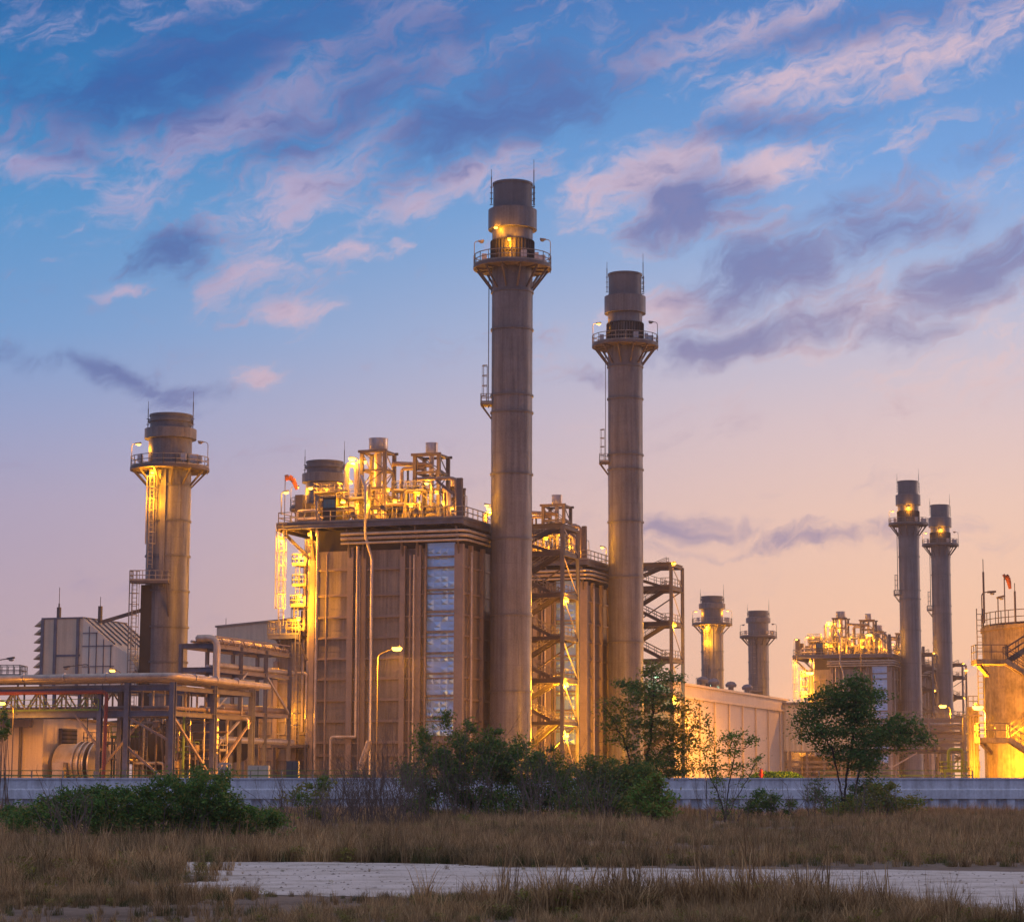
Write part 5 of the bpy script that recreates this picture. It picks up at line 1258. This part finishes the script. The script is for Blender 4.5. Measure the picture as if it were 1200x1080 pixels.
tree('roadside_tree', 985, 958, 132, [[(985, 958, 0), (990, 925, 0), (994, 895, 0), (1000, 865, 0), (1003, 830, 0), (1003, 805, 0)], [(994, 893, 0), (1015, 870, .6), (1045, 858, .8)], [(992, 905, 0), (975, 880, -.5), (962, 860, -.6)], [(975, 958, .4), (965, 935, .5), (956, 915, .3)], [(992, 955, 0), (1012, 930, .3), (1022, 905, .4)]],
     [(1005, 797, 18, 9), (985, 810, 30, 12), (960, 822, 24, 12), (1020, 815, 26, 12), (955, 835, 18, 11), (995, 832, 44, 16), (1045, 845, 26, 12), (1065, 858, 22, 12), (975, 855, 34, 14), (1020, 862, 36, 14), (1060, 872, 22, 8), (985, 880, 30, 12), (1010, 890, 26, 14), (1082, 865, 8, 5), (968, 875, 16, 10), (1030, 885, 14, 8), (1020, 925, 22, 12), (995, 940, 30, 9), (1040, 945, 16, 7), (955, 930, 8, 10), (938, 842, 12, 9), (1084, 872, 12, 7), (945, 862, 12, 10), (1070, 845, 12, 8)],
     'dense dark spreading roadside tree in front of the far boiler house', 'tree', per=24, leafn=34, lsz=.10, lsp=.3, seed=5, gap=1.6, depth=1.6, mats=('leaf2', 'leaf', 'leaf2'), grp='trees along the wall')
def bush(name, d, blobs, label, n_leaf, mats, seed, lsz=.1, per=10, group=None, cat='bush', clus=.28, woodm='twig', stems=True, nc=1.0, ylo=None):
    """a shrub mass: stems from the ground, leaves in many small clumps"""
    px0 = sum(b[0] for b in blobs)/len(blobs); base = Vector((at(px0, 940, d).x, d, 0)); root = empty(name, base, 0, label, cat, group)
    r = np.random.default_rng(seed); s = d/F; cen = []; wt_ = []
    for (px, py, rx, ry) in blobs:
        c = at(px, py, d); k = max(4, int(rx*ry/16*nc)); cen.append(ell(r, k, (c.x-base.x, r.normal()*.5, c.z), (rx*s, rx*s*.75, ry*s), .35))
    cen = np.vstack(cen); cen = cen[cen[:, 2] > .15]
    w = r.random(len(cen))**1.5+.15; idx = r.choice(len(cen), n_leaf, p=w/w.sum())
    c = cen[idx]+r.normal(size=(n_leaf, 3))*np.array((clus, clus, clus*.7))*(.5+r.random(len(cen)))[idx][:, None]; c = c[c[:, 2] > .03]
    L_ = len(mats); lab_ = (idx[:len(c)] % L_)
    for k, mm in enumerate(mats): leaves('foliage', c[lab_ == k], lsz, M[mm], root, seed+k, flat=.2)
    if stems:
        mb = MB(); ns = min(160, len(cen))
        for i in r.choice(len(cen), ns, replace=False):
            q = cen[i]; p = np.array((q[0]*.8+r.normal()*.3, q[1]*.7, -.1)); m_ = (p+q)/2+r.normal(size=3)*.15
            mb.tube([p, m_, q+r.normal(size=3)*.1], .02, 4, cap=False, r2=.006)
        mb.build('stems', M[woodm], root)
    return root
bush('thicket', 122, [(520, 880, 34, 20), (505, 905, 34, 26), (548, 890, 34, 26), (580, 880, 28, 16), (560, 915, 44, 30), (600, 895, 34, 22), (625, 900, 30, 20), (640, 920, 36, 26), (520, 940, 40, 20), (600, 940, 44, 22), (670, 925, 30, 24), (490, 930, 22, 22), (545, 855, 12, 12), (500, 858, 8, 10), (525, 842, 6, 9), (578, 862, 8, 7), (615, 870, 10, 8), (648, 885, 10, 9), (478, 905, 10, 10), (668, 900, 8, 10)],
     'largest dark green thicket, in front of the tallest stack', 40000, ('leaf2', 'leaf', 'leaf', 'leafy', 'leaf2', 'leaf3'), 31, lsz=.085, clus=.22, nc=.8, group='thickets before the wall')
bush('thicket', 119, [(700, 905, 26, 20), (715, 925, 30, 26), (740, 930, 26, 26), (690, 940, 34, 16), (745, 905, 16, 14), (728, 945, 24, 14)],
     'dark thicket merging with the foot of the tall airy roadside tree', 14000, ('leaf', 'leaf2', 'leafy'), 32, lsz=.09, clus=.24, group='thickets before the wall')
bush('thicket', 76, [(70, 948, 34, 20), (50, 962, 30, 18), (78, 932, 10, 8), (112, 925, 8, 7), (178, 918, 9, 9), (262, 912, 9, 7), (228, 908, 10, 8), (320, 968, 18, 10), (100, 945, 34, 24), (135, 950, 38, 26), (165, 942, 30, 22), (200, 935, 36, 26), (240, 935, 38, 28), (185, 962, 44, 18), (250, 962, 50, 20), (300, 960, 34, 14), (270, 945, 24, 14), (215, 925, 10, 8), (250, 920, 16, 8)],
     'long low dark green thicket at the left, nearest the track', 36000, ('leaf2', 'leaf', 'leaf2', 'leaf3', 'leaf2', 'leafy'), 33, lsz=.06, clus=.15, nc=.75, group='thickets before the wall')
bush('shrub', 112, [(760, 935, 20, 16), (778, 945, 20, 12), (765, 915, 8, 10)], 'yellow-green shrub at the foot of the tall airy roadside tree', 3800, ('leafy', 'leaf3'), 34, lsz=.1, clus=.22, cat='shrub')
bush('shrub', 105, [(365, 925, 24, 9), (350, 932, 22, 9), (382, 918, 12, 8), (372, 950, 12, 14)], 'thin yellow-green feathery shrub right of the long low thicket', 1700, ('leaf', 'leafy'), 35, lsz=.075, clus=.16, cat='shrub', nc=.6)
bush('shrub', 130, [(895, 935, 16, 10), (912, 945, 18, 8), (878, 945, 10, 6)], 'small low green shrub at the wall foot between the sapling and the dense tree', 1500, ('leaf', 'leaf2'), 36, lsz=.1, clus=.2, cat='shrub')
bush('shrub', 128, [(1040, 935, 22, 18), (1060, 945, 22, 9), (1010, 945, 20, 12), (970, 950, 22, 8)], 'yellowish scrub around the foot of the dense dark tree', 4200, ('leafy', 'leaf', 'leafy'), 37, lsz=.1, clus=.25, cat='shrub')
bush('shrub', 95, [(12, 955, 12, 12), (28, 962, 14, 12)], 'small green shrub at the left edge beside the long low thicket', 1500, ('leaf', 'leaf2'), 38, lsz=.08, clus=.16, cat='shrub')
bush('branch_spray', 100, [(6, 850, 5, 8), (4, 835, 4, 8), (4, 862, 6, 5)], 'small spray of leaves of a sapling poking in at the left edge', 420, ('leaf', 'leafy'), 39, lsz=.075, clus=.12, cat='sapling')
bush('shrub', 100, [(665, 962, 8, 7), (540, 962, 10, 6)], 'low green weeds in the grass below the largest thicket', 500, ('leaf', 'leafy'), 40, lsz=.08, clus=.16, cat='shrub')
def dead(px, d, n, h_px, w_px, seed, label, grp='bare scrub before the wall'):
    r = random.Random(seed); base = Vector((at(px, 950, d).x, d, 0)); root = empty('bare_shrub', base, 0, label, 'shrub', grp); s = d/F; mb = MB()
    def br(p, v, L, w, lev):
        pts = [p]; q = Vector(p); v = Vector(v)
        for _ in range(4):
            v = (v+Vector((r.gauss(0, .13), r.gauss(0, .13), r.gauss(.04, .08)))).normalized(); q = q+v*L/4; pts.append(Vector(q))
            if lev > 0 and r.random() < .8: br(Vector(q), (v+Vector((r.gauss(0, .5), r.gauss(0, .5), r.gauss(.1, .2)))).normalized(), L*r.uniform(.35, .6), w*.55, lev-1)
        mb.tube(pts, w, 4, cap=False, r2=w*.35)
    for _ in range(n):
        br(Vector((r.gauss(0, w_px*s*.35), r.gauss(0, .5), -.05)), Vector((r.gauss(0, .25), r.gauss(0, .2), 1)).normalized(), h_px*s*r.uniform(.6, 1.05), .02, 2)
    mb.build('twigs', M['twig'], root); return root
for a in ((445, 112, 30, 75, 50, 1, 'tall bare twiggy scrub left of the largest thicket'), (410, 108, 16, 62, 30, 2, 'thin bare scrub below the slanted pipe'), (380, 100, 12, 50, 24, 3, 'sparse bare twigs rising behind the feathery shrub'),
          (330, 96, 10, 60, 30, 4, 'bare twigs at the right end of the long low thicket'), (485, 116, 16, 90, 30, 5, 'bare tall stems against the left edge of the largest thicket'), (535, 119, 14, 110, 40, 6, 'bare branches sticking up from the top of the largest thicket'),
          (640, 116, 16, 76, 60, 7, 'grey bare stems in front of the largest thicket, right half'), (700, 112, 14, 60, 40, 8, 'bare stems before the dark thicket at the airy tree'), (850, 110, 12, 52, 36, 9, 'bare twigs around the sapling foot'),
          (965, 126, 12, 50, 30, 10, 'bare branching scrub left of the dense tree trunk'), (1025, 122, 12, 46, 44, 11, 'bare scrub right of the dense tree trunk'), (915, 128, 6, 40, 20, 12, 'few bare twigs against the wall between sapling and dense tree'), (190, 88, 12, 52, 60, 13, 'bare twigs poking out of the long low thicket'), (430, 106, 30, 66, 60, 14, 'pale dry brush under the tall street lamp'), (395, 110, 22, 70, 40, 15, 'upright dry stems before the pipe elbow low on the boiler front'), (465, 108, 24, 70, 40, 16, 'dry brush just left of the largest thicket'), (600, 114, 18, 70, 70, 17, 'dry stems standing in front of the middle of the largest thicket'), (80, 73, 12, 60, 40, 18, 'bare shoots at the left half of the long low thicket')):
    dead(*a)
# ================================================================== WORLD: dusk sky, clouds
w = bpy.data.worlds.new('World'); sc.world = w; w.use_nodes = True; nt = w.node_tree; nt.nodes.clear(); L = nt.links.new
def S(x):
    return x
def mth(op, *a, clamp=False):
    n = nt.nodes.new('ShaderNodeMath'); n.operation = op; n.use_clamp = clamp
    for i, v in enumerate(a):
        if isinstance(v, bpy.types.NodeSocket): L(v, n.inputs[i])
        else: n.inputs[i].default_value = v
    return n.outputs[0]
def mixc(f, a, b):
    n = nt.nodes.new('ShaderNodeMix'); n.data_type = 'RGBA'
    for k, v in (('Factor', f), ('A', a), ('B', b)):
        if isinstance(v, bpy.types.NodeSocket): L(v, n.inputs[k])
        else: n.inputs[k].default_value = v
    return n.outputs['Result']
def ramp(f, stops, interp='LINEAR'):
    n = nt.nodes.new('ShaderNodeValToRGB'); e = n.color_ramp; e.interpolation = interp
    e.elements[0].position, e.elements[0].color = stops[0][0], stops[0][1]; e.elements[1].position, e.elements[1].color = stops[-1][0], stops[-1][1]
    for p, c in stops[1:-1]: k = e.elements.new(p); k.color = c
    L(f, n.inputs[0]); return n.outputs[0]
tc = nt.nodes.new('ShaderNodeTexCoord'); sx = nt.nodes.new('ShaderNodeSeparateXYZ'); L(tc.outputs['Generated'], sx.inputs[0])
dx_, dy_, dz_ = sx.outputs
az = mth('ARCTAN2', dx_, dy_); el = mth('ARCSINE', dz_)
X = mth('ADD', mth('MULTIPLY', az, 27.8), 6.8)         # hundreds of photo pixels
Y = mth('MULTIPLY', el, 27.8)                          # hundreds of photo pixels above the horizon
elf = mth('DIVIDE', Y, 12.0, clamp=True)
def st(lst): return [((925-y)/1200, srgb(*c)) for y, c in sorted(lst, key=lambda t: -t[0])]
left = ramp(elf, st([(925, (196,166,168)), (820, (194,168,174)), (700, (186,166,184)), (600, (176,166,194)), (500, (150,164,206)), (400, (116,160,212)), (250, (80,148,206)), (100, (42,120,184)), (0, (26,100,168)), (-260, (30,70,140))]))
right = ramp(elf, st([(925, (255,194,152)), (820, (255,198,160)), (700, (252,204,174)), (600, (245,206,188)), (500, (228,202,202)), (400, (200,196,216)), (300, (160,182,222)), (200, (120,166,224)), (100, (98,150,212)), (0, (80,132,200)), (-260, (50,90,160))]))
lr = nt.nodes.new('ShaderNodeMapRange'); lr.interpolation_type = 'SMOOTHSTEP'; lr.inputs['From Min'].default_value = -1.5; lr.inputs['From Max'].default_value = 12.5; L(X, lr.inputs['Value'])
base = mixc(lr.outputs[0], left, right)
# cloud coordinates: elevation/azimuth plane
cb_ = nt.nodes.new('ShaderNodeCombineXYZ'); L(X, cb_.inputs[0]); L(Y, cb_.inputs[1])
def noise(vec, scale, rotz, sx_, sy_, detail=8, rough=.58, dist=.6, off=(0, 0, 0)):
    mp = nt.nodes.new('ShaderNodeMapping'); mp.inputs['Rotation'].default_value = (0, 0, R(rotz)); mp.inputs['Scale'].default_value = (sx_, sy_, 1); mp.inputs['Location'].default_value = off
    m0 = nt.nodes.new('ShaderNodeMapping'); m0.inputs['Rotation'].default_value = (0, 0, R(rotz)); L(vec, m0.inputs[0]); mp.inputs['Rotation'].default_value = (0, 0, 0); L(m0.outputs[0], mp.inputs[0])
    n = nt.nodes.new('ShaderNodeTexNoise'); n.inputs['Scale'].default_value = scale; n.inputs['Detail'].default_value = detail; n.inputs['Roughness'].default_value = rough; n.inputs['Distortion'].default_value = dist
    L(mp.outputs[0], n.inputs['Vector']); return n.outputs['Fac']
wp = nt.nodes.new('ShaderNodeTexNoise'); wp.inputs['Scale'].default_value = 1.1; wp.inputs['Detail'].default_value = 5; L(cb_.outputs[0], wp.inputs['Vector'])
vs_ = nt.nodes.new('ShaderNodeVectorMath'); vs_.operation = 'SUBTRACT'; L(wp.outputs['Color'], vs_.inputs[0]); vs_.inputs[1].default_value = (.5, .5, .5)
vm = nt.nodes.new('ShaderNodeVectorMath'); vm.operation = 'MULTIPLY_ADD'; L(vs_.outputs[0], vm.inputs[0]); vm.inputs[1].default_value = (1.1, .7, 0); L(cb_.outputs[0], vm.inputs[2])
wv = vm.outputs[0]
def blobsum(lst):
    tot = None
    for (px, py, rx, ry, an, wt2) in lst:
        mp = nt.nodes.new('ShaderNodeMapping'); mp.vector_type = 'TEXTURE'; mp.inputs['Location'].default_value = (px/100, (925-py)/100, 0); mp.inputs['Rotation'].default_value = (0, 0, R(an)); mp.inputs['Scale'].default_value = (rx/100*1.5, ry/100*1.5, 1e3)
        L(wv, mp.inputs[0]); g_ = nt.nodes.new('ShaderNodeTexGradient'); g_.gradient_type = 'SPHERICAL'; L(mp.outputs[0], g_.inputs[0])
        v = mth('MULTIPLY', g_.outputs['Fac'], wt2) if wt2 != 1 else g_.outputs['Fac']
        tot = v if tot is None else mth('MAXIMUM', tot, v)
    return tot
# angles: positive = rising to the right
dark_m = blobsum([(815,238,90,48,0,1.25), (760,262,50,26,10,.9), (890,330,120,46,12,1.25), (1000,300,60,40,20,.8), (870,408,120,26,10,1.2), (1040,280,80,40,10,1.0), (1150,340,90,46,20,1.1), (1130,270,80,30,10,.6), (205,305,75,36,15,.95), (115,452,150,15,-8,1), (190,470,70,24,-15,.7), (560,150,190,60,22,1), (230,110,240,70,20,1), (440,70,200,50,15,.9), (905,155,130,26,0,.8), (1000,40,220,26,8,.7), (960,634,110,15,5,1), (815,628,90,17,0,.9), (830,648,80,8,0,.7), (680,440,60,16,10,.55), (420,120,200,60,20,.8), (620,90,200,50,15,.8), (50,140,100,50,10,.7), (1150,180,80,30,10,.6), (960,380,120,30,14,.7), (1080,400,90,26,14,.65), (980,260,120,30,16,.7), (330,180,140,36,22,.7)])
lite_m = blobsum([(385,215,95,52,30,.75), (545,215,110,28,20,1), (270,325,60,45,40,.8), (140,352,42,11,12,1), (765,205,100,44,25,1), (950,195,120,34,8,1), (1010,85,210,40,10,1), (1120,75,150,36,10,1), (90,185,130,30,-5,.65), (60,215,90,24,-12,.7), (400,312,50,10,8,.75), (340,375,60,15,10,.9), (290,450,42,18,5,.9), (1160,380,100,50,10,.9), (780,365,60,30,10,.9), (650,440,70,20,5,.5), (860,50,120,28,15,.8), (220,170,120,30,20,.6), (1050,180,150,30,10,.7), (470,295,20,8,5,.8), (920,415,110,26,5,.7), (660,490,60,12,0,.5), (620,60,160,40,15,.5), (1010,330,240,110,15,.5), (1100,440,160,50,8,.45), (900,270,120,40,10,.5), (330,110,200,40,20,.45)])
nA = noise(wv, 1.0, -18, .75, 1.7, 9, .60, .3); nB = noise(wv, 1.0, -22, 2.4, 6.0, 10, .66, .6, (3.1, 1.7, 0)); nC = noise(cb_.outputs[0], .33, -15, .8, 2.0, 5, .5, .8, (7, 2, 0))
def smooth(v, a, b, hi=1.0):
    n = nt.nodes.new('ShaderNodeMapRange'); n.interpolation_type = 'SMOOTHSTEP'; n.inputs['From Min'].default_value = a; n.inputs['From Max'].default_value = b; n.inputs['To Max'].default_value = hi; L(v, n.inputs['Value']); return n.outputs[0]
nsum = mth('ADD', mth('MULTIPLY', nA, .55), mth('MULTIPLY', nB, .45))
upf = smooth(Y, 3.5, 7.5)                             # more general cover higher up
amb = mth('MULTIPLY', mth('MULTIPLY', smooth(nC, .42, .62), upf), .30)
dl = smooth(mth('ADD', mth('ADD', mth('MULTIPLY', lite_m, .62), amb), mth('MULTIPLY', mth('SUBTRACT', nsum, .5), 2.6)), .12, .78)
dd_ = smooth(mth('ADD', mth('MULTIPLY', dark_m, .85), mth('MULTIPLY', mth('SUBTRACT', mth('ADD', mth('MULTIPLY', nA, .65), mth('MULTIPLY', nB, .35)), .5), 2.7)), .08, .92)
hi_ = smooth(Y, 1.5, 8.5)
pink = mixc(lr.outputs[0], mixc(hi_, srgb(224,186,190), srgb(184,172,212)), mixc(hi_, srgb(252,212,194), srgb(228,196,204)))
purp = mixc(lr.outputs[0], mixc(hi_, srgb(120,128,176), srgb(34,90,164)), mixc(hi_, srgb(168,148,172), srgb(96,120,180)))
c1 = mixc(mth('MULTIPLY', dl, .85), base, pink)
c2 = mixc(mth('MULTIPLY', dd_, .86), c1, purp)
# the half of the sky behind the camera: clear blue dusk, brighter overhead
back = ramp(elf, [(0, srgb(128,128,158)), (.3, srgb(116,134,186)), (1, srgb(100,130,196))])
bf = smooth(dy_, -.35, .35)
sky = mixc(bf, back, c2)
zen = smooth(dz_, .36, .75); vz = nt.nodes.new('ShaderNodeVectorMath'); vz.operation = 'SCALE'; L(sky, vz.inputs[0]); L(mth('MULTIPLY_ADD', zen, .3, 1.0), vz.inputs['Scale'])
sky = mixc(mth('MULTIPLY', zen, .6), vz.outputs[0], (.74, .66, .60, 1))
dn = smooth(dz_, -.06, -.01); sky = mixc(dn, srgb(110,90,85), sky)
ns = nt.nodes.new('ShaderNodeTexSky'); ns.sky_type = 'NISHITA'; ns.sun_disc = False; ns.sun_elevation = R(2.0); ns.sun_rotation = R(62)
bg1 = nt.nodes.new('ShaderNodeBackground'); L(sky, bg1.inputs[0]); bg1.inputs[1].default_value = 1.0
bg2 = nt.nodes.new('ShaderNodeBackground'); L(ns.outputs[0], bg2.inputs[0]); bg2.inputs[1].default_value = .004
ad = nt.nodes.new('ShaderNodeAddShader'); L(bg1.outputs[0], ad.inputs[0]); L(bg2.outputs[0], ad.inputs[1])
wo_ = nt.nodes.new('ShaderNodeOutputWorld'); L(ad.outputs[0], wo_.inputs[0])
w.cycles.sampling_method = 'MANUAL'; w.cycles.sample_map_resolution = 512
sl = bpy.data.lights.new('Sun', 'SUN'); sl.energy = .35; sl.angle = R(12); sl.color = (1, .62, .5)
so = bpy.data.objects.new('Sun', sl); col.objects.link(so); so.rotation_euler = Vector((-math.sin(R(62)), -math.cos(R(62)), -math.tan(R(5)))).to_track_quat('-Z', 'Y').to_euler()
# ================================================================== HAZE: thin even evening air
hm = bpy.data.materials.new('evening_haze'); hm.use_nodes = True; hn = hm.node_tree; hn.nodes.clear()
pv = hn.nodes.new('ShaderNodeVolumePrincipled'); pv.inputs['Density'].default_value = .0002; pv.inputs['Color'].default_value = (1, .9, .85, 1); pv.inputs['Anisotropy'].default_value = .3
ho = hn.nodes.new('ShaderNodeOutputMaterial'); hn.links.new(pv.outputs[0], ho.inputs['Volume'])
tag(MB().box(-800, 800, -60, 760, -1, 90).build('haze', hm), 'thin pinkish evening haze over the plant', 'haze', kind='stuff')
# ================================================================== CAMERA
cam = bpy.data.cameras.new('Camera'); co = bpy.data.objects.new('Camera', cam); col.objects.link(co); sc.camera = co
cam.sensor_width = 36; cam.lens = 36*F/1200; cam.shift_x = -(CX-600)/1200; cam.clip_start = .5; cam.clip_end = 20000
co.location = (0, 0, CAMZ); co.rotation_euler = (R(90)+TH, 0, 0)
v = sc.view_settings; v.view_transform = 'Standard'; v.look = 'None'; v.exposure = 0; v.gamma = 1
sc.cycles.max_bounces = 5; sc.cycles.diffuse_bounces = 2; sc.cycles.glossy_bounces = 2; sc.cycles.transmission_bounces = 3; sc.cycles.sample_clamp_indirect = 4; sc.cycles.sample_clamp_direct = 0
sc.cycles.caustics_reflective = False; sc.cycles.caustics_refractive = False; sc.cycles.use_denoising = True
